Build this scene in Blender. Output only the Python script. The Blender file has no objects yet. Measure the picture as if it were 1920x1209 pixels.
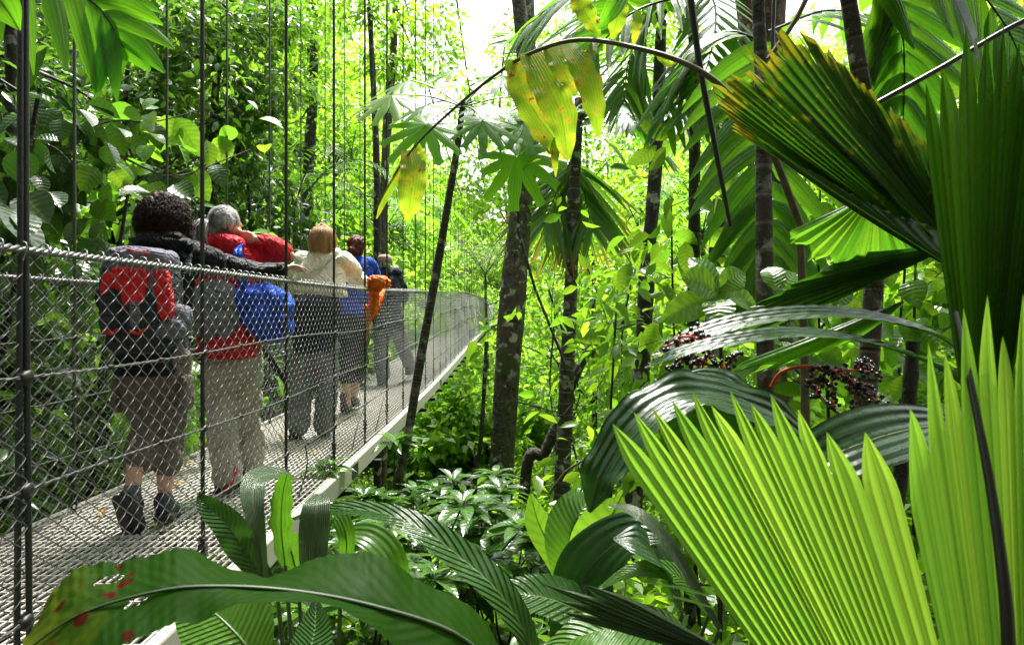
import bpy, math, random
import numpy as np
from mathutils import Vector, Matrix

SC = bpy.context.scene
COL = SC.collection
R = math.radians

# ------------------------------------------------------------------ camera
FPX = 1328.0                      # focal length in pixels of the 1920 px wide photograph
cam_d = bpy.data.cameras.new('camera')
cam_d.sensor_width = 36.0
cam_d.lens = 36.0 * FPX / 1920.0
cam_d.clip_start = 0.05
cam_d.clip_end = 1000.0
cam_d.dof.use_dof = True
cam_d.dof.focus_distance = 4.5
cam_d.dof.aperture_fstop = 9.0
cam = bpy.data.objects.new('camera', cam_d)
cam.location = (0, 0, 0)
cam.rotation_euler = (R(90), 0, 0)
COL.objects.link(cam)
SC.camera = cam

# ------------------------------------------------------------------ sky, sun, exposure
SUN_EL, SUN_AZ = 70.0, 10.0        # azimuth measured from +Y towards +X
world = bpy.data.worlds.new('World')
SC.world = world
world.use_nodes = True
wn, wl = world.node_tree.nodes, world.node_tree.links
wn.clear()
wo = wn.new('ShaderNodeOutputWorld')
bg = wn.new('ShaderNodeBackground')
sky = wn.new('ShaderNodeTexSky')
sky.sky_type = 'NISHITA'
sky.sun_disc = False
sky.sun_elevation = R(SUN_EL)
sky.sun_rotation = R(SUN_AZ)
sky.dust_density = 4.0
sky.air_density = 1.0
hs = wn.new('ShaderNodeHueSaturation')
hs.inputs['Saturation'].default_value = 0.22
wl.new(sky.outputs[0], hs.inputs['Color'])
wl.new(hs.outputs[0], bg.inputs['Color'])
bg.inputs['Strength'].default_value = 0.15
wl.new(bg.outputs[0], wo.inputs[0])
sun_d = bpy.data.lights.new('sun', 'SUN')
sun_d.energy = 3.9
sun_d.angle = R(16)
sun_d.color = (1.0, 0.96, 0.88)
sun = bpy.data.objects.new('sun', sun_d)
COL.objects.link(sun)
_sd = Vector((math.sin(R(SUN_AZ)) * math.cos(R(SUN_EL)), math.cos(R(SUN_AZ)) * math.cos(R(SUN_EL)), math.sin(R(SUN_EL))))
sun.rotation_euler = _sd.to_track_quat('Z', 'Y').to_euler()
sun.location = _sd * 60
SC.view_settings.view_transform = 'Standard'
SC.view_settings.look = 'None'
SC.view_settings.exposure = 1.85
SC.view_settings.gamma = 1.0
SC.render.engine = 'CYCLES'
cy = SC.cycles
cy.use_denoising = True
cy.max_bounces = 7
cy.diffuse_bounces = 4
cy.glossy_bounces = 2
cy.transmission_bounces = 5
cy.transparent_max_bounces = 4
cy.sample_clamp_indirect = 6.0
cy.use_adaptive_sampling = True
cy.adaptive_threshold = 0.02

# ------------------------------------------------------------------ helpers
def P(x, y, Y):
    """photo pixel at depth Y -> world"""
    return np.array([(x - 960.0) * Y / FPX, Y, (604.5 - y) * Y / FPX])

def norm(v):
    v = np.asarray(v, float)
    return v / (np.linalg.norm(v, axis=-1, keepdims=True) + 1e-9)

def catmull(pts, n):
    pts = np.asarray(pts, float)
    k = len(pts)
    if k == 2:
        t = np.linspace(0, 1, n)[:, None]
        return pts[0] * (1 - t) + pts[1] * t
    ext = np.vstack([2 * pts[0] - pts[1], pts, 2 * pts[-1] - pts[-2]])
    ts = np.linspace(0, k - 1 - 1e-6, n)
    i = ts.astype(int)
    f = (ts - i)[:, None]
    p0, p1, p2, p3 = ext[i], ext[i + 1], ext[i + 2], ext[i + 3]
    return 0.5 * ((2 * p1) + (-p0 + p2) * f + (2 * p0 - 5 * p1 + 4 * p2 - p3) * f ** 2 + (-p0 + 3 * p1 - 3 * p2 + p3) * f ** 3)

def vnoise(p, seed=0.0):
    """cheap smooth pseudo noise, about -1..1"""
    p = np.asarray(p, float)
    x, y, z = p[..., 0] + seed * 1.7, p[..., 1] - seed * 0.9, p[..., 2] + seed * 2.3
    return (np.sin(x * 1.0 + 1.3 * np.sin(y * 0.9 + z * .4) + .4) + np.sin(y * 1.27 + 1.1 * np.sin(z * 1.1 - x * .5) + 1.9)
            + np.sin(z * 1.13 + 1.2 * np.sin(x * 0.8 + y * .6) + 4.1)) / 3.0

class MB:
    """collects geometry, builds ONE mesh object"""
    def __init__(s):
        s.v, s.q, s.t, s.a, s.n = [], [], [], [], 0
    def add(s, v, f, a=None):
        v = np.asarray(v, np.float32).reshape(-1, 3)
        f = np.asarray(f, np.int64)
        if a is None:
            a = np.zeros((len(v), 3), np.float32)
        s.v.append(v); s.a.append(np.asarray(a, np.float32).reshape(-1, 3))
        if len(f):
            (s.q if f.shape[1] == 4 else s.t).append(f + s.n)
        s.n += len(v)
        return s
    def arrays(s):
        v = np.vstack(s.v); a = np.vstack(s.a)
        q = np.vstack(s.q) if s.q else np.zeros((0, 4), np.int64)
        t = np.vstack(s.t) if s.t else np.zeros((0, 3), np.int64)
        return v, q, t, a
    def mesh(s, name, mat, smooth=True, origin=(0, 0, 0)):
        v, q, t, a = s.arrays()
        v = v - np.asarray(origin, np.float32)
        me = bpy.data.meshes.new(name)
        me.vertices.add(len(v)); me.vertices.foreach_set('co', v.astype(np.float32).ravel())
        nl = q.size + t.size
        me.loops.add(nl)
        me.loops.foreach_set('vertex_index', np.concatenate([q.ravel(), t.ravel()]).astype(np.int32))
        npoly = len(q) + len(t)
        me.polygons.add(npoly)
        ls = np.concatenate([np.arange(len(q)) * 4, q.size + np.arange(len(t)) * 3]).astype(np.int32)
        me.polygons.foreach_set('loop_start', ls)
        me.polygons.foreach_set('loop_total', np.concatenate([np.full(len(q), 4), np.full(len(t), 3)]).astype(np.int32))
        me.polygons.foreach_set('use_smooth', np.full(npoly, smooth))
        at = me.attributes.new('luv', 'FLOAT_VECTOR', 'POINT')
        at.data.foreach_set('vector', a.ravel())
        me.update(calc_edges=True)
        me.validate()
        if mat is not None:
            me.materials.append(mat)
        return me
    def build(s, name, mat, parent=None, smooth=True, loc=None):
        """verts are in world space; origin moved to the parent's origin or loc"""
        org = np.array(parent['_org']) if parent is not None else (np.array(loc) if loc is not None else np.zeros(3))
        me = s.mesh(name, mat, smooth, org)
        o = bpy.data.objects.new(name, me)
        COL.objects.link(o)
        if parent is not None:
            o.parent = parent
            o['_org'] = [float(c) for c in org]
        else:
            o.location = org
            o['_org'] = [float(c) for c in org]
        return o

def tag(o, label=None, cat=None, group=None, kind=None):
    if label: o['label'] = label
    if cat: o['category'] = cat
    if group: o['group'] = group
    if kind: o['kind'] = kind
    return o

def thing(name, label, cat, loc=(0, 0, 0), group=None):
    o = bpy.data.objects.new(name, None)
    o.empty_display_size = 0.1
    COL.objects.link(o)
    o.location = [float(c) for c in loc]
    o['_org'] = [float(c) for c in loc]
    return tag(o, label, cat, group)

def grid_faces(nu, nv, off=0):
    i = np.arange(nu - 1)[:, None] * nv + np.arange(nv - 1)[None, :]
    i = i.ravel() + off
    return np.stack([i, i + 1, i + nv + 1, i + nv], 1)

def tube(mb, pts, rad, sides=8, cap=True, ell=None):
    pts = np.asarray(pts, float)
    n = len(pts)
    rad = np.broadcast_to(np.asarray(rad, float), (n,))
    t = norm(np.gradient(pts, axis=0))
    ref = np.array([0, 0, 1.0]) if abs(t[0][2]) < 0.9 else np.array([1.0, 0, 0])
    s = norm(np.cross(t, ref)); b = np.cross(s, t)
    for i in range(1, n):
        if np.dot(s[i], s[i - 1]) < 0:
            s[i] *= -1; b[i] *= -1
    ang = np.arange(sides) * 2 * np.pi / sides
    ring = s[:, None, :] * np.cos(ang)[None, :, None] + b[:, None, :] * np.sin(ang)[None, :, None]
    v = pts[:, None, :] + ring * rad[:, None, None]
    i = np.arange(n - 1)[:, None] * sides; j = np.arange(sides)[None, :]
    f = np.stack([i + j, i + (j + 1) % sides, i + sides + (j + 1) % sides, i + sides + j], -1).reshape(-1, 4)
    L = np.concatenate([[0], np.cumsum(np.linalg.norm(np.diff(pts, axis=0), axis=1))])
    a = np.zeros((n, sides, 3)); a[..., 0] = (ang / np.pi)[None, :]; a[..., 1] = L[:, None]
    mb.add(v, f, a)
    if cap:
        for e, fl in ((0, 1), (n - 1, -1)):
            vv = np.vstack([v[e], pts[e][None]])
            ff = np.array([[k, (k + 1) % sides, sides][::fl] for k in range(sides)])
            mb.add(vv, ff)
    return mb

def box(mb, c, h, rot=None):
    c = np.asarray(c, float); h = np.asarray(h, float)
    s = np.array([[x, y, z] for x in (-1, 1) for y in (-1, 1) for z in (-1, 1)], float) * h
    if rot is not None:
        s = s @ np.asarray(rot).T
    f = [(0, 1, 3, 2), (4, 6, 7, 5), (0, 4, 5, 1), (2, 3, 7, 6), (0, 2, 6, 4), (1, 5, 7, 3)]
    return mb.add(s + c, f)

def sellip(mb, c, h, e=0.5, rot=None, nu=16, nv=24, noise=0.0, seed=0):
    """super-ellipsoid: soft boxes, bags, pods"""
    c = np.asarray(c, float)
    u = np.linspace(-np.pi / 2, np.pi / 2, nu); w = np.linspace(-np.pi, np.pi, nv, endpoint=False)
    f_ = lambda x, p: np.sign(x) * np.abs(x) ** p
    cu, su = f_(np.cos(u), e), f_(np.sin(u), e)
    v = np.stack([cu[:, None] * f_(np.cos(w), e)[None], cu[:, None] * f_(np.sin(w), e)[None], np.repeat(su[:, None], nv, 1)], -1)
    v = v * np.asarray(h)
    if noise:
        v = v * (1 + noise * vnoise(v * 40, seed)[..., None])
    if rot is not None:
        v = v @ np.asarray(rot).T
    i = np.arange(nu - 1)[:, None] * nv; j = np.arange(nv)[None]
    f = np.stack([i + j, i + (j + 1) % nv, i + nv + (j + 1) % nv, i + nv + j], -1).reshape(-1, 4)
    return mb.add(v + c, f)

def rotm(ax, deg):
    return np.array(Matrix.Rotation(R(deg), 3, ax))

# ---------------- node helpers
def nodes(name):
    m = bpy.data.materials.new(name)
    m.use_nodes = True
    nt = m.node_tree
    nt.nodes.clear()
    out = nt.nodes.new('ShaderNodeOutputMaterial')
    return m, nt, out

def N(nt, typ, ins=None, **props):
    n = nt.nodes.new(typ)
    for k, v in props.items():
        setattr(n, k, v)
    for k, v in (ins or {}).items():
        if isinstance(v, bpy.types.NodeSocket):
            nt.links.new(v, n.inputs[k])
        else:
            n.inputs[k].default_value = v
    return n

def MATH(nt, op, a, b=0.0, c=0.0):
    n = nt.nodes.new('ShaderNodeMath'); n.operation = op
    for i, v in enumerate((a, b, c)):
        if isinstance(v, bpy.types.NodeSocket): nt.links.new(v, n.inputs[i])
        else: n.inputs[i].default_value = v
    return n.outputs[0]

def c4(c): return (c[0], c[1], c[2], 1.0)

def MIX(nt, f, a, b, blend='MIX'):
    n = nt.nodes.new('ShaderNodeMix'); n.data_type = 'RGBA'; n.blend_type = blend
    for k, v in ((0, f), (6, a), (7, b)):
        if isinstance(v, bpy.types.NodeSocket): nt.links.new(v, n.inputs[k])
        else: n.inputs[k].default_value = v if k == 0 else c4(v)
    return n.outputs[2]

def RAMP(nt, f, p0, p1):
    n = nt.nodes.new('ShaderNodeMapRange')
    nt.links.new(f, n.inputs[0]); n.inputs[1].default_value = p0; n.inputs[2].default_value = p1
    return n.outputs[0]

def NOISE(nt, vec, scale, detail=3.0, rough=.5):
    n = nt.nodes.new('ShaderNodeTexNoise')
    nt.links.new(vec, n.inputs['Vector']); n.inputs['Scale'].default_value = scale
    n.inputs['Detail'].default_value = detail; n.inputs['Roughness'].default_value = rough
    return n.outputs[0]

def leaf_mat(name, c1, c2, ct, rough=.3, tr=.45, veins='none', K=14, bump=.25, spots=None, tipc=None, mid=None, spec=.5, clump=None, wear=0.0, wetn=True, tipr=(.72, 1.0)):
    """c1,c2 leaf reflectance range; ct transmitted colour; veins: pinnate|parallel|none"""
    m, nt, out = nodes(name)
    geo = N(nt, 'ShaderNodeNewGeometry'); tc = N(nt, 'ShaderNodeTexCoord')
    at = N(nt, 'ShaderNodeAttribute', attribute_name='luv', attribute_type='GEOMETRY')
    sx = N(nt, 'ShaderNodeSeparateXYZ', {0: at.outputs['Vector']})
    u, v = sx.outputs[0], sx.outputs[1]
    au = MATH(nt, 'ABSOLUTE', u)
    rnd = geo.outputs['Random Per Island']
    col = MIX(nt, rnd, c1, c2)
    tcol = MIX(nt, rnd, ct, (ct[0] * .42, ct[1] * .68, ct[2] * .6))
    big = NOISE(nt, tc.outputs['Object'], 9.0 if clump is None else clump, 3.0)
    f = RAMP(nt, big, .35, .7)
    col = MIX(nt, f, col, MIX(nt, 1.0, col, (.62, .75, .55), 'MULTIPLY'))
    h = None
    if veins != 'none':
        if veins == 'pinnate':
            ph = MATH(nt, 'ADD', MATH(nt, 'MULTIPLY', v, float(K)), MATH(nt, 'MULTIPLY', au, -K * .13))
        else:
            ph = MATH(nt, 'MULTIPLY', u, float(K))
        s = MATH(nt, 'SINE', MATH(nt, 'MULTIPLY', ph, 6.283))
        h = s
        vl = RAMP(nt, s, .72, 1.0)
        col = MIX(nt, MATH(nt, 'MULTIPLY', vl, .35), col, (c2[0] * 1.7, c2[1] * 1.5, c2[2] * 1.4))
        tcol = MIX(nt, MATH(nt, 'MULTIPLY', RAMP(nt, s, -.2, -1.0), .5), tcol, (ct[0] * .35, ct[1] * .5, ct[2] * .4))
        md = RAMP(nt, au, .07, .02)
        mc = mid or (c2[0] * 2.2, c2[1] * 1.7, c2[2] * 1.8)
        col = MIX(nt, MATH(nt, 'MULTIPLY', md, .8), col, mc)
        tcol = MIX(nt, MATH(nt, 'MULTIPLY', md, .8), tcol, (ct[0] * .3, ct[1] * .45, ct[2] * .3))
    if wear:
        w = NOISE(nt, tc.outputs['Object'], 26.0, 4.0, .65)
        wf = RAMP(nt, w, .62 - wear * .2, .74 - wear * .2)
        col = MIX(nt, wf, col, (.30, .27, .03)); tcol = MIX(nt, wf, tcol, (.62, .50, .03))
        wf2 = RAMP(nt, w, .72 - wear * .14, .78 - wear * .14)
        col = MIX(nt, wf2, col, (.12, .045, .01)); tcol = MIX(nt, wf2, tcol, (.25, .07, .01))
    if tipc is not None:
        tn = MATH(nt, 'ADD', v, MATH(nt, 'MULTIPLY', NOISE(nt, tc.outputs['Object'], 30.0), .35))
        tf = RAMP(nt, tn, tipr[0] + .15, tipr[1] + .1)
        col = MIX(nt, tf, col, tipc); tcol = MIX(nt, tf, tcol, tuple(x * 1.4 for x in tipc))
    if spots is not None:
        vo = N(nt, 'ShaderNodeTexVoronoi', {'Vector': tc.outputs['Object'], 'Scale': spots[1]})
        sf = MATH(nt, 'MULTIPLY', RAMP(nt, vo.outputs['Distance'], .33, .25), RAMP(nt, v, spots[2], spots[3]))
        gate = RAMP(nt, NOISE(nt, tc.outputs['Object'], spots[1] * .55), .47, .53)
        sf = MATH(nt, 'MULTIPLY', sf, gate)
        col = MIX(nt, sf, col, spots[0]); tcol = MIX(nt, sf, tcol, tuple(x * .8 for x in spots[0]))
    rn = NOISE(nt, tc.outputs['Object'], 18.0, 2.0) if wetn else None
    pr = N(nt, 'ShaderNodeBsdfPrincipled', {'Base Color': col, 'Roughness': rough, 'Specular IOR Level': spec})
    if rn is not None:
        nt.links.new(MATH(nt, 'ADD', MATH(nt, 'MULTIPLY', rn, .35), rough - .17), pr.inputs['Roughness'])
    tl = N(nt, 'ShaderNodeBsdfTranslucent', {'Color': tcol})
    if bump:
        hh = NOISE(nt, tc.outputs['Object'], 35.0, 2.0)
        if h is not None:
            hh = MATH(nt, 'ADD', MATH(nt, 'MULTIPLY', hh, .8), MATH(nt, 'MULTIPLY', h, .5))
        bp = N(nt, 'ShaderNodeBump', {'Strength': bump, 'Distance': .004, 'Height': hh})
        nt.links.new(bp.outputs[0], pr.inputs['Normal'])
    mx = N(nt, 'ShaderNodeMixShader', {0: tr, 1: pr.outputs[0], 2: tl.outputs[0]})
    nt.links.new(mx.outputs[0], out.inputs[0])
    return m

def plain_mat(name, c, rough=.7, metal=0.0, var=.25, scale=20.0, bump=.2, bdist=.004, stretch=None, c2=None, sheen=0.0, thr=(.35, .65), spec=.5, fine=0.0):
    m, nt, out = nodes(name)
    tc = N(nt, 'ShaderNodeTexCoord')
    vec = tc.outputs['Object']
    if stretch:
        mp = N(nt, 'ShaderNodeMapping', {0: vec}); mp.inputs['Scale'].default_value = stretch
        vec = mp.outputs[0]
    n = NOISE(nt, vec, scale, 5.0, .6)
    f = RAMP(nt, n, thr[0], thr[1])
    col = MIX(nt, f, c, c2 if c2 else tuple(x * (1 - var) for x in c))
    pr = N(nt, 'ShaderNodeBsdfPrincipled', {'Base Color': col, 'Roughness': rough, 'Metallic': metal, 'Specular IOR Level': spec})
    if sheen: pr.inputs['Sheen Weight'].default_value = sheen
    h = n
    if fine:
        h = MATH(nt, 'ADD', n, MATH(nt, 'MULTIPLY', NOISE(nt, tc.outputs['Object'], fine, 2.0), .35))
    bp = N(nt, 'ShaderNodeBump', {'Strength': bump, 'Distance': bdist, 'Height': h})
    nt.links.new(bp.outputs[0], pr.inputs['Normal'])
    nt.links.new(pr.outputs[0], out.inputs[0])
    return m

def cloth_mat(name, c, rough=.7, fold=1.0):
    m, nt, out = nodes(name)
    tc = N(nt, 'ShaderNodeTexCoord'); ob = tc.outputs['Object']
    wp = N(nt, 'ShaderNodeTexNoise', {'Vector': ob, 'Scale': 4.0, 'Detail': 2.0})
    ad = N(nt, 'ShaderNodeVectorMath', {0: ob, 1: wp.outputs[1]}, operation='ADD')
    hs = []
    for sc_, st in ((7.0, (1, 1, .45)), (13.0, (.5, 1, 1)), (30.0, (1, 1, .8))):
        mp = N(nt, 'ShaderNodeMapping', {0: ad.outputs[0]}); mp.inputs['Scale'].default_value = st
        n = NOISE(nt, mp.outputs[0], sc_, 2.0, .5)
        hs.append(MATH(nt, 'POWER', MATH(nt, 'SUBTRACT', 1.0, MATH(nt, 'MULTIPLY', MATH(nt, 'ABSOLUTE', MATH(nt, 'SUBTRACT', n, .5)), 5.0)), 2.0))
    h = MATH(nt, 'ADD', hs[0], MATH(nt, 'ADD', MATH(nt, 'MULTIPLY', hs[1], .6), MATH(nt, 'MULTIPLY', hs[2], .18)))
    dirt = RAMP(nt, NOISE(nt, ob, 6.0, 5.0, .65), .5, .8)
    col = MIX(nt, MATH(nt, 'MULTIPLY', dirt, .35), c, tuple(x * .55 for x in c))
    pr = N(nt, 'ShaderNodeBsdfPrincipled', {'Base Color': col, 'Roughness': rough, 'Specular IOR Level': .22})
    bp = N(nt, 'ShaderNodeBump', {'Strength': .9, 'Distance': .014 * fold, 'Height': h})
    nt.links.new(bp.outputs[0], pr.inputs['Normal'])
    nt.links.new(pr.outputs[0], out.inputs[0])
    return m

def bark_mat(name, c1, c2, moss, amount=.5, rings=0.0):
    m, nt, out = nodes(name)
    tc = N(nt, 'ShaderNodeTexCoord')
    ob = tc.outputs['Object']
    mp = N(nt, 'ShaderNodeMapping', {0: ob}); mp.inputs['Scale'].default_value = (1, 1, .35)
    n1 = NOISE(nt, mp.outputs[0], 22.0, 6.0, .65)
    n2 = NOISE(nt, ob, 5.0, 5.0, .6)
    n3 = NOISE(nt, ob, 3.1, 2.0)
    col = MIX(nt, RAMP(nt, n1, .35, .65), c1, c2)
    mf = RAMP(nt, n2, .62 - amount * .3, .70 - amount * .3)
    col = MIX(nt, MATH(nt, 'MULTIPLY', mf, .8), col, moss)
    lf = MATH(nt, 'MULTIPLY', RAMP(nt, NOISE(nt, ob, 9.0, 4.0), .56, .62), RAMP(nt, n3, .42, .6))
    col = MIX(nt, lf, col, (.42, .42, .36))
    pr = N(nt, 'ShaderNodeBsdfPrincipled', {'Base Color': col, 'Roughness': .75})
    h = MATH(nt, 'ADD', n1, MATH(nt, 'MULTIPLY', mf, .4))
    if rings:
        at = N(nt, 'ShaderNodeAttribute', attribute_name='luv', attribute_type='GEOMETRY')
        sx = N(nt, 'ShaderNodeSeparateXYZ', {0: at.outputs['Vector']})
        fr = MATH(nt, 'FRACT', MATH(nt, 'MULTIPLY', sx.outputs[1], rings))
        rl = RAMP(nt, fr, .16, .06)
        col2 = MIX(nt, MATH(nt, 'MULTIPLY', rl, .7), col, tuple(x * 2.2 for x in c2))
        nt.links.new(col2, pr.inputs['Base Color'])
        h = MATH(nt, 'ADD', h, MATH(nt, 'MULTIPLY', rl, .6))
    bp = N(nt, 'ShaderNodeBump', {'Strength': 1.0, 'Distance': .05, 'Height': h})
    nt.links.new(bp.outputs[0], pr.inputs['Normal'])
    nt.links.new(pr.outputs[0], out.inputs[0])
    return m
# ------------------------------------------------------------------ materials
M = {}
M['leaf_far'] = leaf_mat('far foliage', (.07, .17, .02), (.18, .28, .02), (.53, .80, .07), .45, .58, bump=0, clump=.35, wetn=False)  # far brightness is put into the pale albedo and transmitted colour
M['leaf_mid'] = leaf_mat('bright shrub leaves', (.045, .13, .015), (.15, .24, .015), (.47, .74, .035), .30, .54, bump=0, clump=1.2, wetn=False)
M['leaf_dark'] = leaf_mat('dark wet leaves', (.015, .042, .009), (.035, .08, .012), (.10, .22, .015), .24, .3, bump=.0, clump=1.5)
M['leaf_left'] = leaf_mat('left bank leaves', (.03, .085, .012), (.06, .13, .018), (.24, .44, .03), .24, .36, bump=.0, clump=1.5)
M['leaf_broad'] = leaf_mat('broad veined leaves', (.04, .11, .012), (.08, .17, .02), (.36, .60, .03), .2, .45, 'pinnate', 9, .5, clump=4)
M['leaf_grey'] = leaf_mat('wet grey sheen leaves', (.03, .07, .02), (.05, .10, .03), (.10, .22, .02), .2, .2, 'pinnate', 9, .4, clump=4)
M['leaf_whorl'] = leaf_mat('glossy whorled leaves', (.03, .09, .015), (.06, .14, .02), (.2, .42, .03), .17, .3, 'pinnate', 8, .25)
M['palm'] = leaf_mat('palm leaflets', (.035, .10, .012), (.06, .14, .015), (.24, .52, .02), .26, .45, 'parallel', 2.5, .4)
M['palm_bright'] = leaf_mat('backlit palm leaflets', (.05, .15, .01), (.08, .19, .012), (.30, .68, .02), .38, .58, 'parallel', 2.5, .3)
M['palm_silver'] = leaf_mat('silver palm leaflets', (.05, .10, .04), (.08, .15, .05), (.2, .42, .03), .2, .3, 'parallel', 2.5, .3)
M['palm_dead'] = leaf_mat('browning palm leaflets', (.05, .11, .012), (.04, .12, .012), (.26, .48, .03), .35, .42, 'parallel', 2.5, .3, tipc=(.24, .11, .02), tipr=(.72, 1.08))
M['yellow'] = leaf_mat('yellowing blade', (.13, .20, .015), (.17, .22, .02), (.56, .74, .03), .4, .5, 'parallel', 5, .5, wear=.62, spec=.15)
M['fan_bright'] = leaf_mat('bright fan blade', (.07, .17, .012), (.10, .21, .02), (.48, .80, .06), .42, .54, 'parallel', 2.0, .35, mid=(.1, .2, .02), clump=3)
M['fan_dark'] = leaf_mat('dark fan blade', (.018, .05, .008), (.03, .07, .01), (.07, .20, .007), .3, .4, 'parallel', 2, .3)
M['fan_frayed'] = leaf_mat('dark frayed fan blade', (.018, .05, .008), (.03, .07, .01), (.08, .21, .008), .3, .4, 'parallel', 2, .3, tipc=(.26, .22, .01), tipr=(.92, 1.12), wear=.05)
M['gloss'] = leaf_mat('wet black green blade', (.009, .036, .006), (.014, .045, .008), (.05, .17, .01), .29, .2, 'parallel', 3, .55, clump=14)
M['big_leaf'] = leaf_mat('broad foreground leaf', (.010, .040, .002), (.014, .046, .003), (.10, .27, .006), .55, .5, 'pinnate', 26, .2, spec=.06, spots=((.06, .008, .003), 26.0, .66, .74), tipc=(.12, .15, .01), tipr=(.86, 1.15), mid=(.02, .05, .006))
M['paddle'] = leaf_mat('ribbed paddle leaf', (.05, .14, .012), (.07, .17, .02), (.30, .58, .03), .15, .4, 'pinnate', 24, 1.0)
M['paddle_dark'] = leaf_mat('dark ribbed paddle leaf', (.015, .05, .01), (.03, .08, .012), (.10, .26, .02), .13, .25, 'pinnate', 22, 1.0)
M['stripe'] = leaf_mat('ribbed striped leaf', (.06, .10, .05), (.08, .12, .06), (.10, .22, .04), .19, .15, 'parallel', 7, .8, spec=.8)  # grey-green base colour imitates part of the wet sheen
M['bark'] = bark_mat('mossy bark', (.025, .016, .010), (.11, .08, .055), (.05, .075, .01), .5)
M['bark_dark'] = bark_mat('dark wet bark', (.012, .009, .007), (.035, .028, .02), (.02, .03, .006), .3)
M['bark_brown'] = bark_mat('reddish mossy bark', (.06, .025, .012), (.16, .075, .035), (.07, .08, .01), .5)
M['bark_pale'] = bark_mat('pale lichen bark', (.10, .08, .06), (.26, .23, .18), (.06, .08, .02), .4)
M['palm_trunk'] = bark_mat('ringed palm trunk', (.03, .024, .016), (.075, .06, .042), (.03, .045, .01), .35, rings=7.0)
M['ring_trunk'] = bark_mat('banded thin trunk', (.02, .015, .01), (.06, .05, .038), (.03, .04, .01), .2, rings=22.0)
M['stem'] = plain_mat('green stem', (.05, .10, .015), .4, var=.4, scale=30)
M['rib_dark'] = plain_mat('dark leaf rib', (.018, .045, .006), .5, var=.3, scale=30)
M['stem_dark'] = plain_mat('dark stem', (.012, .012, .008), .35, var=.4, scale=30)
M['stem_brown'] = plain_mat('brown stem', (.10, .075, .03), .5, var=.5, scale=25)
M['stem_red'] = plain_mat('red fruit stalk', (.55, .07, .015), .4, var=.4, scale=40)
M['berry'] = plain_mat('black berries', (.012, .014, .012), .22, var=.5, scale=60)
M['soil'] = plain_mat('forest soil', (.02, .03, .01), .9, var=.6, scale=3.0, bump=.8, bdist=.05, c2=(.04, .028, .015))
M['steel'] = plain_mat('galvanised wire', (.27, .27, .265), .38, metal=.6, var=.5, scale=60, bump=.1, bdist=.001)
M['cable'] = plain_mat('steel cable', (.16, .16, .16), .4, metal=.7, var=.5, scale=90, bump=.5, bdist=.002)
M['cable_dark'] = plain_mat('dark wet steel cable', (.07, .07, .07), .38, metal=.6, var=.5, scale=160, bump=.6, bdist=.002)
M['grate'] = plain_mat('weathered deck grating', (.54, .52, .46), .5, metal=.1, var=.4, scale=9, bump=.1, thr=(.5, .8))
M['beam'] = plain_mat('cream painted steel', (.38, .37, .31), .5, var=.3, scale=7, c2=(.33, .34, .26), thr=(.5, .75))
M['shackle'] = plain_mat('dark iron shackle', (.05, .05, .045), .45, metal=.6, var=.5, scale=90)
M['skin'] = plain_mat('skin', (.62, .36, .26), .5, var=.12, scale=25, bump=.08)
M['skin_tan'] = plain_mat('tanned skin', (.50, .27, .18), .5, var=.12, scale=25, bump=.08)
def cloth(name, c, rough=.7, bump=1.0, **k):
    return cloth_mat(name, c, rough, bump)
M['black_cloth'] = cloth('black jacket cloth', (.006, .006, .008), rough=.55)
M['red_cloth'] = cloth('red jacket cloth', (.68, .014, .026), rough=.55)
M['cream_cloth'] = cloth('cream jacket cloth', (.88, .86, .76), rough=.7)
M['blue_cloth'] = cloth('blue jacket cloth', (.02, .07, .50), rough=.6)
M['navy_cloth'] = cloth('dark navy jacket cloth', (.022, .026, .042), rough=.7)
M['bag_blue'] = cloth('bright blue rain cover', (.01, .085, .62), rough=.45, bump=.9)
M['bag_orange'] = cloth('orange rain cover', (.85, .16, .01), rough=.5, bump=.9)
M['bag_red'] = cloth('red pack fabric', (.75, .015, .02), rough=.55)
M['bag_grey'] = cloth('lavender grey pack fabric', (.15, .15, .19), rough=.65)
M['bag_dark'] = cloth('charcoal pack fabric', (.035, .037, .045), rough=.7)
M['brown_cloth'] = cloth('taupe trouser cloth', (.145, .118, .10), bump=.6)
M['beige_cloth'] = cloth('beige trouser cloth', (.46, .43, .36), bump=.6)
M['dark_cloth'] = cloth('charcoal trouser cloth', (.04, .038, .05))
M['grey_cloth'] = cloth('grey trouser cloth', (.20, .20, .215), bump=.7)
M['boot'] = plain_mat('dark boot leather', (.03, .03, .038), .55, var=.4, scale=50)
M['boot_red'] = plain_mat('red boot panel', (.55, .01, .03), .5, var=.3, scale=50)
M['boot_grey'] = plain_mat('grey boot', (.07, .065, .06), .6, var=.5, scale=50)
M['sole'] = plain_mat('rubber sole', (.012, .012, .012), .7)
M['lace_blue'] = plain_mat('blue boot trim', (.03, .16, .5), .5)
def hair(name, c, c2):
    return plain_mat(name, c, .5, spec=.18, scale=38.0, bump=.9, bdist=.006, stretch=(1, 1, .18), c2=c2, fine=180)
M['hair_dark'] = hair('dark brown curls', (.012, .007, .005), (.05, .024, .016))
M['hair_grey'] = hair('grey hair', (.07, .07, .07), (.50, .50, .50))
M['hair_blond'] = hair('blonde hair', (.40, .25, .12), (.20, .10, .045))
M['hair_auburn'] = hair('auburn hair', (.11, .030, .014), (.045, .014, .008))
M['cap'] = plain_mat('checked cap cloth', (.42, .30, .24), .8, scale=60, c2=(.16, .07, .06), thr=(.45, .55))
M['fallen'] = leaf_mat('fallen leaf', (.40, .14, .03), (.45, .28, .05), (.5, .2, .03), .5, .2)
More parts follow.
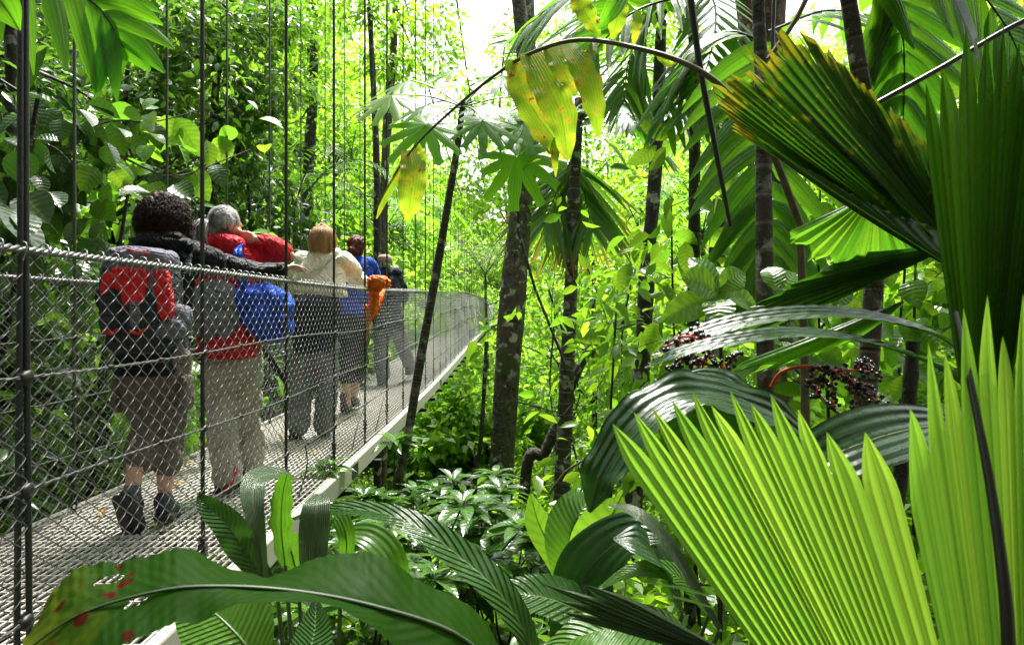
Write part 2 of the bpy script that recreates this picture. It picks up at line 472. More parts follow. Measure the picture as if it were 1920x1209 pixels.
# ------------------------------------------------------------------ terrain
def sstep(x, a, b):
    t = np.clip((np.asarray(x, float) - a) / (b - a), 0, 1)
    return t * t * (3 - 2 * t)

def ground_z(x, y):
    x = np.asarray(x, float); y = np.asarray(y, float)
    z = -1.75 - 4.6 * sstep(y, 2.2, 11) * (1 - .75 * sstep(-x, 3.2, 7.5))
    z = z + .55 * np.maximum(0, -x - 5) * sstep(y, -8, 3) + 16 * sstep(-y, 2.5, 20) + 10 * sstep(np.abs(x), 14, 40)  # rises behind and beside the viewer are added to block low sky
    z = z + .30 * np.maximum(0, x - 7)
    z = z + 3.0 * sstep(y, 40, 66) * sstep(np.abs(x + 1.7), 4, 14) + 17 * sstep(y, 62, 110) + 12 * sstep(y, 110, 170)
    z = z + .16 * np.sin(x * 1.1 + .6 * y) + .14 * np.sin(y * .9 - .7 * x + 1.0)
    return z

mb = MB()
gx = np.concatenate([np.linspace(-220, -32, 16), np.linspace(-30, 30, 91), np.linspace(32, 220, 16)])
gy = np.concatenate([np.linspace(-60, -8, 8), np.linspace(-6, 40, 70), np.linspace(42, 120, 40), np.linspace(130, 320, 12)])
GX, GY = np.meshgrid(gx, gy, indexing='ij')
mb.add(np.stack([GX, GY, ground_z(GX, GY)], -1), grid_faces(len(gx), len(gy))[:, ::-1])
tag(mb.build('ground', M['soil']), kind='structure')

# ------------------------------------------------------------------ bridge
XN, XF = -1.187, -2.30             # near and far cable planes
YE = 62.0
_yy = np.linspace(0, YE + 2, 640)
def _sm(xs, zs):
    z = np.interp(_yy, xs, zs)
    k = np.ones(41) / 41
    return np.convolve(np.pad(z, 20, 'edge'), k, 'valid')
_zd = _sm([0, 5, 10, 14, 21, 35, 54, 64], [-1.03, -.985, -.9, -.77, -.52, -.17, .2, .38])
_zr = _sm([0, 1.72, 2.72, 3.72, 5.7, 12, 18.5, 30, 45, 64], [.13, .185, .20, .217, .26, .52, .80, 1.0, 1.17, 1.4])
def zd(y): return np.interp(y, _yy, _zd)
def zr(y): return np.interp(y, _yy, _zr)
def zc(y): return 9.2 - .19 * np.asarray(y, float) + .0026 * np.asarray(y, float) ** 2

bridge = thing('suspension_bridge', 'hanging footbridge with chain-link sides and pale metal grating deck', 'bridge', (-1.75, 0, -1.03))

# deck grating
mb = MB()
ys = np.concatenate([np.arange(-1.0, 14, .5), np.arange(14, YE + .1, 1.0)])
def beam_strip(mb, x, ys, zoff, hw, hh):
    v = []
    for dx, dz in ((-hw, -hh), (hw, -hh), (hw, hh), (-hw, hh)):
        v.append(np.stack([np.full(len(ys), x + dx), ys, zd(ys) + zoff + dz], 1))
    v = np.stack(v, 1)
    n = len(ys)
    i = np.arange(n - 1)[:, None] * 4; j = np.arange(4)[None]
    mb.add(v, np.stack([i + j, i + 4 + j, i + 4 + (j + 1) % 4, i + (j + 1) % 4], -1).reshape(-1, 4))
xs = np.arange(XF - .06, XN + .05, .034)
for x in xs:
    beam_strip(mb, x, ys, -.008, .0040, .0035)
yc = np.arange(-1.0, YE, .085)
xa, xb = XF - .07, XN + .06
t = np.array([[xa, -.004, -.012], [xb, -.004, -.012], [xb, .004, -.012], [xa, .004, -.012], [xa, -.004, -.003], [xb, -.004, -.003], [xb, .004, -.003], [xa, .004, -.003]])
V = t[None] + np.stack([0 * yc, yc, zd(yc)], 1)[:, None, :]
fb = np.array([(0, 3, 2, 1), (4, 5, 6, 7), (0, 1, 5, 4), (1, 2, 6, 5), (2, 3, 7, 6), (3, 0, 4, 7)])
F = (fb[None] + (np.arange(len(yc)) * 8)[:, None, None]).reshape(-1, 4)
mb.add(V, F)
mb.build('deck_grating', M['grate'], bridge, smooth=False)
for x in (XN + .075, XF - .085):
    mb = MB()
    # one channel beam every 3 m with a thin joint
    for a in np.arange(-1.0, YE, 3.0):
        yy = np.linspace(a, min(a + 2.985, YE), 7)
        beam_strip(mb, x, yy, -.062, .004, .058)
        beam_strip(mb, x + (.02 if x > -1.5 else -.02) * -1, yy, -.002, .022, .0025)
        beam_strip(mb, x + (.02 if x > -1.5 else -.02) * -1, yy, -.118, .022, .003)
    sb = mb.build('side_beam', M['beam'], bridge, smooth=False)
    if x > -1.5:
        for a in np.arange(2.0, 14.0, 3.0):
            mb = MB(); box(mb, (x + .006, a, float(zd(a)) - .062), (.003, .09, .045)); mb.build('splice_plate', M['shackle'], sb, smooth=False)
# centre bearer rails under the grating
mb = MB()
for x in (-2.05, -1.75, -1.45):
    beam_strip(mb, x, ys, -.055, .018, .026)
mb.build('bearer', M['shackle'], bridge, smooth=False)

# hangers, shackles, cross beams
for k in range(0, 60):
    y = 1.72 + k - 1.0
    if y < .3: continue
    for x in (XN, XF):
        z0, z1 = float(zd(y)), float(zc(y))
        rr = .0085 if k < 7 else (.0065 if k < 11 else .0045)
        mb = MB()
        if x == XN and k in (1,):
            for dx in (-.009, .009):
                tube(mb, [(x + dx * .3, y + dx, z1), (x + dx * .3, y + dx * .6, float(zr(y))), (x + dx, y + dx * 1.2, z0 + .12)], .0075, 8, cap=False)
        else:
            wob = .006 * math.sin(k * 2.3)
            tube(mb, [(x, y, z1), (x, y + wob, float(zr(y))), (x, y, z0 + .12)], rr, 8 if k < 8 else 5, cap=False)
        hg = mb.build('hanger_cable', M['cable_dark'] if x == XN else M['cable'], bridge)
        if k < 26 and (x == XN or k < 10):
            mb = MB()
            # turned shackle: two bowed bars, ring and bolt plate
            a = np.linspace(0, 2 * np.pi, 13)
            for dz, rr2, sq in ((.085, .020, 1.4), (.035, .022, 1.3)):
                pts = np.stack([x + .0 * a, y + rr2 * np.cos(a), z0 + dz + rr2 * sq * np.sin(a)], 1)
                tube(mb, pts, .0055, 6, cap=False)
            for q in range(3):
                box(mb, (x, y, z0 + .118 + q * .028), (.013, .016, .008))
            tube(mb, [(x, y, z0 + .02), (x, y, z0 - .13)], .009, 8)
            box(mb, (x, y, z0 - .128), (.03, .04, .006))
            mb.build('shackle', M['shackle'], hg)
        if k < 26:
            for fr in (.25, .50, .745):
                mb = MB(); zz = z0 + (float(zr(y)) - z0) * fr + .012 * math.sin(y * 1.9 + fr * 9)
                sellip(mb, (x + .006, y, zz), (.011, .020, .014), .6, rotm('X', 20), nu=7, nv=9, noise=.25, seed=k)
                mb.build('cable_clamp', M['shackle'], hg)
        if k % 1 == 0 and x == XN:
            mb = MB()
            box(mb, ((XN + XF) / 2, y, z0 - .155), ((XN - XF) / 2 + .13, .035, .022))
            mb.build('cross_beam', M['shackle'], bridge, smooth=False)
# rail ropes (twisted) + horizontal cables + main cables
def rope(mb, x, zf, y0, y1, r, strands=3, step=.02, far=9.0):
    yy = np.arange(y0, min(far, y1), step)
    for s in range(strands):
        ph = yy * 2 * np.pi / (.09) + s * 2 * np.pi / strands
        pts = np.stack([x + r * .5 * np.cos(ph), yy, zf(yy) + r * .5 * np.sin(ph)], 1)
        tube(mb, pts, r * .55, 5, cap=False)
    if y1 > far:
        yy = np.arange(far - .02, y1, .5)
        tube(mb, np.stack([x + 0 * yy, yy, zf(yy)], 1), r, 6, cap=False)
for x, nm in ((XN, 'near'), (XF, 'far')):
    mb = MB(); rope(mb, x, zr, .25, YE, .0105, step=.012)
    mb.build('handrail_cable', M['steel'], bridge)
    for fr in (.25, .50, .745):
        zf = lambda y, fr=fr: zd(y) + (zr(y) - zd(y)) * fr + .012 * np.sin(np.asarray(y) * 1.9 + fr * 9)
        mb = MB()
        rope(mb, x + .008, zf, .25, YE, .0052, strands=2, step=.03, far=5.0)
        hc = mb.build('side_cable', M['cable'], bridge)
        for k in range(1, 8):
            for q in (.36, .66):
                y = 1.72 + k - 1.0 + q
                mb = MB(); sellip(mb, (x + .008, y, float(zf(y))), (.008, .016, .008), .6, nu=6, nv=7)
                mb.build('cable_clamp', M['shackle'], hc)
    mb = MB()
    yy = np.arange(-1, YE + 6, .8)
    tube(mb, np.stack([x + 0 * yy, yy, zc(yy)], 1), .022, 8, cap=False)
    mb.build('main_cable', M['cable_dark'], bridge)

# chain-link: zigzag woven wires
def chain_link(x, y0, y1, p, rows, rad, side):
    yc = np.arange(y0, y1, p)
    n = len(yc); K = rows
    j = np.arange(K + 1)
    ph = ((j[None, :] + np.arange(n)[:, None]) % 2) * 2 - 1
    yv = yc[:, None] + ph * p * .53
    fr = j[None, :] / K
    z0, z1 = zd(yv) + .015, zr(yv) + .004
    zv = z0 + (z1 - z0) * fr
    sag = .010 * np.sin(fr * 9 + yc[:, None] * 2.1) * np.sin(np.pi * fr)
    jit = .0028 * np.sin(yc[:, None] * 37.1 + fr * 61.0)
    xv = x + sag
    pts = np.stack([xv, yv + jit, zv], -1)              # n,K+1,3
    # rounded bends: insert points near corners
    a, b = pts[:, :-1], pts[:, 1:]
    q = np.stack([a * .88 + b * .12, a * .5 + b * .5 + np.array([0, 0, .0015]), a * .12 + b * .88], 2).reshape(n, -1, 3)
    L = q.shape[1]
    S = 4
    sgn = np.where((np.arange(K)[None, :] + np.arange(n)[:, None]) % 2 == 0, 1.0, -1.0)
    q = q.reshape(n, K, 3, 3); q[..., 0] += (sgn[:, :, None] * np.array([.45, 1.0, .45])[None, None] * .0055); q = q.reshape(n, -1, 3)
    tg = np.gradient(q, axis=1); tg /= np.linalg.norm(tg, axis=-1, keepdims=True) + 1e-9
    s = np.cross(tg, np.array([1.0, 0, 0])); s /= np.linalg.norm(s, axis=-1, keepdims=True) + 1e-9
    b2 = np.cross(s, tg)
    ang = np.arange(S) * 2 * np.pi / S + .4
    v = q[:, :, None] + (s[:, :, None] * np.cos(ang)[None, None, :, None] + b2[:, :, None] * np.sin(ang)[None, None, :, None]) * rad
    base = (np.arange(n) * L * S)[:, None, None] + (np.arange(L - 1) * S)[None, :, None]
    jj = np.arange(S)[None, None]
    F = np.stack([base + jj, base + (jj + 1) % S, base + S + (jj + 1) % S, base + S + jj], -1).reshape(-1, 4)
    m = MB(); m.add(v.reshape(-1, 3), F)
    return m
mb = chain_link(XN, .3, 13.0, .040, 42, .0017, 1)
m2 = chain_link(XN, 13.0, 45.0, .06, 30, .0026, 1)
v, q, t, a = m2.arrays(); mb.add(v, q, a)
# twisted wire ends that wrap the handrail
def ends(mb, x, y0, y1, step):
    for y in np.arange(y0, y1, step):
        z = float(zr(y)); a = np.linspace(-.6, 5.0, 9)
        lean = .01 * math.sin(y * 91)
        pts = np.stack([x + .017 * np.cos(a), y + lean * a * .4 + .006 * a, z + .002 + .019 * np.sin(a)], 1)
        pts = np.vstack([pts[0] - [0, .01, .02], pts, pts[-1] + [.002, .008, .016 + .012 * math.sin(y * 57)]])
        tube(mb, pts, .0021, 4, cap=False)
ends(mb, XN, .35, 9.0, .08)
mb.build('chain_link_mesh', M['steel'], bridge)
mb = chain_link(XF, 1.5, 10.0, .040, 42, .0017, 1)
m2 = chain_link(XF, 10.0, 45.0, .07, 26, .0026, 1)
v, q, t, a = m2.arrays(); mb.add(v, q, a)
ends(mb, XF, 2.4, 7.0, .08)
mb.build('chain_link_mesh', M['steel'], bridge)
# loose wire tails by the hanger feet
mb = MB()
for (y, a, b) in ((5.2, .5, .34), (6.1, .35, .28), (3.0, .12, .30), (3.9, .1, .3)):
    z = float(zd(y))
    tube(mb, catmull([(XN + .01, y, z + .03), (XN + .03, y + .1, z + b * .6), (XN + .02, y + a, z + b)], 8), .004, 5)
mb.build('wire_tail', M['shackle'], bridge)
# bank abutment under the near end of the bridge
mb = MB()
box(mb, (-1.75, -1.1, -1.75), (.95, .55, .62))
box(mb, (-1.75, YE + .5, float(zd(YE)) - 1.7), (1.3, .8, 1.55))
mb.build('abutment', plain_mat('weathered concrete', (.2, .2, .18), .85, var=.4, scale=4, bump=.5), bridge, smooth=False)
# ------------------------------------------------------------------ people
def fuse(mbuild, voxel, smooth=3):
    me = mbuild.mesh('tmp', None)
    o = bpy.data.objects.new('tmp', me); COL.objects.link(o)
    md = o.modifiers.new('r', 'REMESH'); md.mode = 'VOXEL'; md.voxel_size = voxel; md.adaptivity = 0
    if smooth:
        ms = o.modifiers.new('s', 'SMOOTH'); ms.factor = .5; ms.iterations = smooth
    dg = bpy.context.evaluated_depsgraph_get()
    ev = o.evaluated_get(dg)
    m2 = ev.to_mesh()
    n = len(m2.vertices)
    v = np.zeros(n * 3); m2.vertices.foreach_get('co', v)
    nr = np.zeros(n * 3); m2.vertices.foreach_get('normal', nr)
    f = np.array([list(p.vertices) for p in m2.polygons if len(p.vertices) == 4], np.int64).reshape(-1, 4)
    ft = np.array([list(p.vertices) for p in m2.polygons if len(p.vertices) == 3], np.int64).reshape(-1, 3)
    ev.to_mesh_clear()
    bpy.data.objects.remove(o); bpy.data.meshes.remove(me)
    return v.reshape(-1, 3), f, ft, nr.reshape(-1, 3)

def fused(mbuild, voxel, name, mat, parent, smooth=3, wr=0.0, wf=14.0, seed=0, stretch=(1, 1, 1), clip=None):
    v, f, ft, nr = fuse(mbuild, voxel, smooth)
    if wr:
        q = v * np.asarray(stretch) * wf
        d = vnoise(q, seed) * .6 + vnoise(q * 2.1 + 3, seed + 3) * .4
        rg = 1 - np.abs(vnoise(q * .9 + vnoise(q * .7, seed + 9)[:, None] * 1.2, seed + 5)) * 2.2
        d = d * .5 - np.clip(rg, 0, 1) ** 2 * 1.1 + .3            # creases are narrow, cushions wide
        v = v + nr * (d * wr)[:, None]
    m = MB(); m.add(v, f)
    if len(ft):
        m.t.append(ft); 
    return m.build(name, mat, parent)

def limb(mb, pts, rad, sides=14, n=None):
    """smooth tapered limb through joints"""
    pts = np.asarray(pts, float); rad = np.asarray(rad, float) * (.90 if np.max(rad) > .03 else 1.0)
    k = n or (len(pts) - 1) * 5 + 1
    c = catmull(np.hstack([pts, rad[:, None]]), k)
    tube(mb, c[:, :3], np.maximum(c[:, 3], .002), sides)
    for e in (0, -1):
        sellip(mb, c[e, :3], (c[e, 3],) * 3, 1.0, nu=8, nv=12)

def torso(mb, secs, side=(1, 0, 0), nv=20, ns=16):
    """secs: (centre xyz, half width, half depth)"""
    A = np.array([list(c) + [w * .91, d * .91] for c, w, d in secs], float)
    A = catmull(A, ns)
    side = norm(np.asarray(side, float)); 
    an = np.arange(nv) * 2 * np.pi / nv
    fwd = norm(np.cross([0, 0, 1.0], side))
    ca = np.sign(np.cos(an)) * np.abs(np.cos(an)) ** .8; sa = np.sign(np.sin(an)) * np.abs(np.sin(an)) ** .8
    v = A[:, None, :3] + side * (ca[None, :, None] * A[:, None, 3:4]) + fwd * (sa[None, :, None] * A[:, None, 4:5])
    i = np.arange(ns - 1)[:, None] * nv; j = np.arange(nv)[None]
    mb.add(v, np.stack([i + j, i + (j + 1) % nv, i + nv + (j + 1) % nv, i + nv + j], -1).reshape(-1, 4))
    for e, fl in ((0, -1), (ns - 1, 1)):
        vv = np.vstack([v[e], A[e, :3][None]])
        mb.add(vv, np.array([[k, (k + 1) % nv, nv][::fl] for k in range(nv)]))

def head(mb, c, face, s=1.0):
    """skull, jaw, nose, ears; face = unit vector the person looks towards"""
    c = np.asarray(c, float); f = norm(np.asarray(face, float)); r = norm(np.cross(f, [0, 0, 1.0])); u = np.cross(r, f)
    Rm = np.stack([r, f, u], 1)
    def at(x, y, z): return c + Rm @ (np.array([x, y, z]) * s)
    sellip(mb, at(0, -.008, .02), (.072 * s, .09 * s, .092 * s), 1.0, Rm)
    sellip(mb, at(0, .03, -.045), (.055 * s, .06 * s, .07 * s), 1.0, Rm)
    sellip(mb, at(0, .095, -.012), (.014 * s, .022 * s, .026 * s), 1.0, Rm, nu=8, nv=10)
    sellip(mb, at(0, .082, -.055), (.024 * s, .012 * s, .010 * s), 1.0, Rm, nu=8, nv=10)
    sellip(mb, at(0, .075, .022), (.05 * s, .018 * s, .012 * s), 1.0, Rm, nu=8, nv=10)
    for k in (-1, 1):
        sellip(mb, at(.074 * k, -.002, -.008), (.010 * s, .020 * s, .032 * s), 1.0, Rm, nu=8, nv=10)
        sellip(mb, at(.03 * k, .074, .004), (.014 * s, .012 * s, .010 * s), 1.0, Rm, nu=8, nv=10)

def hand(mb, wrist, tip_dir, palm_n, s=1.0, curl=.5, thumb=1):
    """palm, four unequal bent fingers, thumb from the side of the palm"""
    w = np.asarray(wrist, float); d = norm(np.asarray(tip_dir, float)); n = norm(np.asarray(palm_n, float))
    n = norm(n - d * np.dot(n, d)); sd = np.cross(d, n) * thumb
    Rm = np.stack([np.cross(d, n), d, n], 1)
    sellip(mb, w + d * .048 * s, (.040 * s, .052 * s, .014 * s), .7, Rm, nu=10, nv=14)
    for i, (off, ln) in enumerate(((.030, .072), (.010, .082), (-.010, .077), (-.029, .06))):
        b = w + d * .088 * s + sd * off * s
        p = [b - d * .02 * s, b]
        ang = 0
        for j, fr in enumerate((.45, .30, .25)):
            ang += curl * (.55 + .2 * j)
            p.append(p[-1] + (d * math.cos(ang) + n * math.sin(ang)) * ln * fr * s + sd * off * .05)
        limb(mb, p, np.array([.0092, .0092, .0084, .0078, .0066]) * s, sides=8, n=9)
    b = w + d * .03 * s + sd * .034 * s
    limb(mb, [b - sd * .015 * s, b + (d * .6 + sd * .7) * .03 * s, b + (d * .9 + sd * .5 + n * .3) * .058 * s, b + (d * 1.0 + sd * .3 + n * .6) * .078 * s],
         np.array([.013, .0115, .0098, .0075]) * s, sides=8, n=9)

def shoe(parent, heel, toe, up, mat, s=1.0, shaft=.12, trim=None):
    """boot: upper + shaft as one mesh, sole child"""
    h = np.asarray(heel, float); t = np.asarray(toe, float)
    d = norm(t - h); L = np.linalg.norm(t - h); up = norm(np.asarray(up, float))
    u = norm(up - d * np.dot(up, d)); r = np.cross(d, u); Rm = np.stack([r, d, u], 1)
    m = MB()
    sellip(m, h + d * L * .30 + u * .05 * s, (.042 * s, L * .34, .045 * s), .75, Rm)
    sellip(m, h + d * L * .68 + u * .036 * s, (.047 * s, L * .36, .034 * s), .75, Rm)
    limb(m, [h + d * L * .25 + u * .04, h + d * L * .24 + up * (shaft * .6), h + d * L * .24 + up * shaft], [.045 * s, .047 * s, .050 * s])
    o = fused(m, .009, 'boot', mat, parent, smooth=2, wr=.003, wf=60)
    m = MB()
    sellip(m, h + d * L * .27 + u * .006 * s, (.043 * s, L * .30, .016 * s), .5, Rm)
    sellip(m, h + d * L * .68 + u * .004 * s, (.049 * s, L * .36, .014 * s), .5, Rm)
    m.build('sole', M['sole'], o)
    if trim:
        m = MB()
        for q, wq in ((.46, .020), (.60, .014)):
            sellip(m, h + d * L * q + u * (.078 - q * .03) * s + r * .0, (.030 * s, wq, .010), .6, Rm, nu=8, nv=10)
        sellip(m, h + d * L * .06 + u * .06 * s, (.028 * s, .016, .03), .6, Rm, nu=8, nv=10)
        m.build('trim', trim, o)
    return o

def ribs(mb, c, r, n, length, rad, rng, face=None, up=.2, curlf=1.0):
    """curls of hair on an ellipsoid"""
    c = np.asarray(c, float); r = np.asarray(r, float)
    for _ in range(n):
        d = norm(rng.normal(size=3) + np.array([0, -.35, up]))
        if face is not None and np.dot(d, face) > .62: continue
        p0 = c + d * r * .93
        tg = norm(np.cross(d, rng.normal(size=3)))
        bt = np.cross(d, tg); cr = rng.uniform(.008, .022)
        a = np.linspace(0, curlf * rng.uniform(3.5, 7), 9)
        q = p0 + tg * ((np.cos(a) * cr)[:, None]) + bt * ((np.sin(a) * cr)[:, None]) + d * (np.linspace(.0, length, 9)[:, None]) + np.array([0, 0, -1.0]) * (np.linspace(0, length * .5, 9)[:, None])
        tube(mb, q, np.linspace(rad, rad * .4, 9), 5)

rng_p = np.random.default_rng(5)
FW = np.array([0, 1.0, 0])

# ---- first woman: dark curls, black jacket, taupe cropped trousers, reaching along the rail
Y0 = 3.42
def J(x, y, dY=0.0, base=None): return P(x, y, (base or Y0) + dY)
org = J(280, 1000, 0.0); 
p = thing('person', 'dark curly haired walker in black jacket and taupe cropped trousers reaching along the handrail', 'person', org, None)
hd = J(310, 415, 0.02)
sL, sR = J(243, 480), J(366, 480, .02)
eR, wR = J(455, 506, .22), J(528, 503, .36)
eL, wL = J(205, 560, .22), J(222, 575, .46)
hipL, hipR = J(258, 672), J(318, 672, .02)
kL, kR = J(272, 800, .02), J(318, 800, .10)
aL, aR = J(248, 912, -.06), J(309, 925, .10)
m = MB()
head(m, hd, (.25, 1, -.05), 1.02)
limb(m, [J(305, 500), J(306, 465), J(308, 430)], [.07, .055, .05])
torso(m, [(J(283, 690), .12, .09), (J(290, 640), .13, .10), (J(300, 540), .13, .10), (J(304, 482), .14, .09), (J(305, 468), .08, .06)])
for s_, e_, w_ in ((sL, eL, wL), (sR, eR, wR)):
    limb(m, [s_, e_, w_], [.048, .038, .026])
for h_, k_, a_ in ((hipL, kL, aL), (hipR, kR, aR)):
    limb(m, [h_, (h_ + k_) / 2, k_, k_ * .62 + a_ * .38 + np.array([0, -.015, 0]), a_], [.08, .07, .052, .056, .036])
hand(m, wR, J(575, 500, .52) - wR, (.2, .0, -1), .98, .35, thumb=-1)
hand(m, wL, (-.1, 1, .2), (.5, 0, -1), .98, .7)
fused(m, .009, 'body', M['skin'], p, 2)
m = MB()
torso(m, [(J(280, 700), .175, .14), (J(283, 660), .178, .15), (J(292, 590), .165, .135), (J(302, 520), .175, .13), (J(304, 482), .165, .115), (J(306, 462), .10, .08)])
limb(m, [sL + [.02, 0, 0], (sL + eL) / 2, eL, wL], [.078, .07, .060, .046])
limb(m, [sR - [.02, 0, 0], (sR + eR) / 2 + [0, 0, .0], eR, wR - (wR - eR) * .05], [.078, .072, .062, .048])
fused(m, .012, 'jacket', M['black_cloth'], p, 2, wr=.024, wf=15, seed=1)
m = MB()   # raised hood behind the neck
sellip(m, J(303, 462, -.05), (.145, .10, .075), .8); sellip(m, J(300, 478, -.08), (.12, .06, .05), .8)
fused(m, .011, 'hood', M['black_cloth'], p, 2, wr=.016, wf=26, seed=4)
m = MB()
for h_, k_, a_ in ((hipL, kL, aL), (hipR, kR, aR)):
    cut = k_ * .48 + a_ * .52
    limb(m, [h_ + [0, 0, .03], (h_ + k_) / 2, k_, k_ * .6 + cut * .4, cut], [.108, .100, .076, .078, .084])
torso(m, [(J(287, 730), .15, .11), (J(287, 690), .165, .12), (J(284, 655), .16, .12)])
tr = fused(m, .012, 'trousers', M['brown_cloth'], p, 2, wr=.016, wf=15, seed=8)
m = MB()
for c_ in (J(350, 735, .0), J(224, 740, .0)):
    m = MB(); sellip(m, c_, (.02, .055, .085), .5); m.build('cargo_pocket', M['brown_cloth'], tr)
m = MB()
sellip(m, hd + [.0, -.015, .022], (.105, .118, .118), 1.0); sellip(m, hd + [.0, -.05, -.05], (.108, .075, .075), 1.0); sellip(m, hd + [.06, .0, -.03], (.06, .08, .08), 1.0)
hr = fused(m, .009, 'hair', M['hair_dark'], p, 1, wr=.02, wf=75, seed=2)
m = MB(); ribs(m, hd + [.005, -.015, .0], (.122, .122, .130), 1100, .030, .0024, rng_p, face=norm([.25, 1, -.1]))
m.build('curls', M['hair_dark'], hr)
shoe(p, J(222, 935, -.13), J(247, 1003, -.02), aL + [0, 0, .0] - J(222, 935, -.13), M['boot'], 1.08, .055, M['lace_blue'])
shoe(p, J(305, 972, .02), J(322, 966, .29), (0, -.1, 1), M['boot'], 1.08, .085, M['lace_blue'])
m = MB()
for c_ in (aL + [-.0, .0, .0], aR + [0, 0, -.02]):
    m = MB(); limb(m, [c_ - [0, 0, .05], c_ - [0, 0, .005]], [.046, .042]); fused(m, .009, 'sock', M['bag_grey'], p, 1, wr=.003, wf=60)

# backpack worn by the first woman
bp_ = thing('backpack', 'red and lavender grey hiking backpack worn by the curly haired walker', 'backpack', J(270, 640, -.15))
yb = -.20
m = MB()
sellip(m, J(266, 560, yb), (.165, .105, .215), .55); sellip(m, J(268, 625, yb), (.155, .09, .09), .6)
fused(m, .011, 'main_bag', M['bag_dark'], bp_, 2, wr=.012, wf=18, seed=3)
m = MB(); sellip(m, J(266, 490, yb - .01), (.150, .105, .062), .6)
lid = fused(m, .010, 'lid', M['bag_grey'], bp_, 2, wr=.010, wf=22, seed=5)
m = MB(); tube(m, catmull([J(238, 466, yb - .10), J(262, 473, yb - .125), J(280, 475, yb - .12)], 10), .0035, 6); m.build('zip', M['bag_red'], lid)
m = MB()
sellip(m, J(246, 522, yb - .095), (.085, .030, .055), .5); sellip(m, J(252, 552, yb - .10), (.055, .022, .06), .7)
sellip(m, J(210, 535, yb - .06), (.035, .045, .065), .6, rotm('Y', 12))
fused(m, .008, 'front_panel', M['bag_red'], bp_, 2, wr=.006, wf=30, seed=6)
m = MB(); sellip(m, J(308, 548, yb - .09), (.034, .026, .125), .5, rotm('Y', -7))
fused(m, .008, 'side_panel', M['bag_red'], bp_, 2, wr=.006, wf=30, seed=7)
m = MB(); sellip(m, J(335, 595, yb + .0), (.05, .06, .06), .6); sellip(m, J(318, 615, yb - .04), (.07, .05, .05), .6); sellip(m, J(288, 545, yb - .085), (.022, .02, .11), .5)
fused(m, .009, 'hip_pouch', M['bag_grey'], bp_, 2, wr=.008, wf=30, seed=9)
for px_, py_ in ((208, 590), (258, 590)):
    m = MB(); sellip(m, J(px_, py_, yb - .085), (.045, .035, .085), .6)
    o = fused(m, .009, 'mesh_pocket', M['bag_dark'], bp_, 2, wr=.006, wf=30)
    m = MB()
    tube(m, [J(px_ - 14, py_ + 30, yb - .125), J(px_, py_ + 36, yb - .13), J(px_ + 14, py_ + 28, yb - .125)], .008, 6); m.build('pocket_trim', M['bag_red'], o)
m = MB(); sellip(m, J(256, 588, yb - .10), (.026, .026, .075), .7); m.build('water_bottle', M['bag_grey'], bp_)
for x0, x1 in ((240, 246), (345, 350)):
    m = MB(); pts = catmull([J(x0, 500, yb + .10), J(x1, 470, yb + .17), J(x1, 468, yb + .26)], 10)
    for q in range(9): 
        d = pts[q + 1] - pts[q]; box(m, (pts[q] + pts[q + 1]) / 2, (.028, np.linalg.norm(d) * .55, .006), rotm('X', math.degrees(math.atan2(d[2], d[1]))))
    m.build('shoulder_strap', M['bag_dark'], bp_, smooth=False)

# ---- second woman: grey ponytail, red jacket, hand at her neck, beige trousers
Y0 = 4.15
org = J(430, 935)
p = thing('person', 'grey haired walker in a red rain jacket and beige trousers, hand at the neck', 'person', org)
hd = J(424, 425, .0)
fc = norm([.55, 1, -.05])
sL, sR = J(392, 470, .0), J(480, 468, .04)
eL, wL = J(372, 520, .30), J(400, 545, .55)
eR, wR = J(545, 480, .10), J(478, 448, -.04)
hipL, hipR = J(410, 670), J(458, 670, .02)
kL, kR = J(415, 770, .0), J(462, 765, .12)
aL, aR = J(424, 892, -.02), J(470, 862, .28)
m = MB()
head(m, hd, fc, 1.0)
limb(m, [J(430, 480), J(430, 455), J(428, 430)], [.06, .052, .05])
torso(m, [(J(434, 690), .12, .09), (J(436, 560), .13, .10), (J(436, 482), .13, .09), (J(432, 462), .08, .06)])
for s_, e_, w_ in ((sL, eL, wL), (sR, eR, wR)):
    limb(m, [s_, e_, w_], [.048, .038, .027])
for h_, k_, a_ in ((hipL, kL, aL), (hipR, kR, aR)):
    limb(m, [h_, k_, a_], [.08, .052, .036])
hand(m, wR, J(440, 440, .0) - wR, (0, 1, .3), 1.0, .55, thumb=1)
hand(m, wL, (0, 1, .2), (.5, 0, -1), .98, .7)
fused(m, .010, 'body', M['skin'], p, 2)
m = MB()
torso(m, [(J(428, 668), .20, .15), (J(430, 630), .19, .145), (J(432, 560), .17, .13), (J(436, 500), .185, .125), (J(436, 470), .165, .11), (J(430, 452), .10, .085)])
limb(m, [sL, (sL + eL) / 2, eL, wL], [.085, .078, .068, .05])
limb(m, [sR - [.02, 0, 0], (sR + eR) / 2 + [0, 0, .01], eR + [-.05, 0, .0], eR * .5 + wR * .5 + [0, 0, .012], wR + (eR - wR) * .15], [.088, .085, .080, .074, .055])
fused(m, .012, 'jacket', M['red_cloth'], p, 2, wr=.022, wf=15, seed=12)
m = MB(); sellip(m, J(412, 458, -.06), (.145, .085, .062), .8, rotm('Y', 6)); sellip(m, J(402, 472, -.08), (.12, .06, .05), .8)
fused(m, .011, 'hood', M['red_cloth'], p, 2, wr=.02, wf=22, seed=14)
m = MB(); sellip(m, J(425, 449, -.01), (.085, .075, .028), .8); m.build('collar', M['navy_cloth'], p)
m = MB()
for h_, k_, a_ in ((hipL, kL, aL), (hipR, kR, aR)):
    limb(m, [h_ + [0, 0, .02], (h_ + k_) / 2, k_, k_ * .45 + a_ * .55, a_ + [0, 0, .02]], [.115, .108, .098, .094, .098])
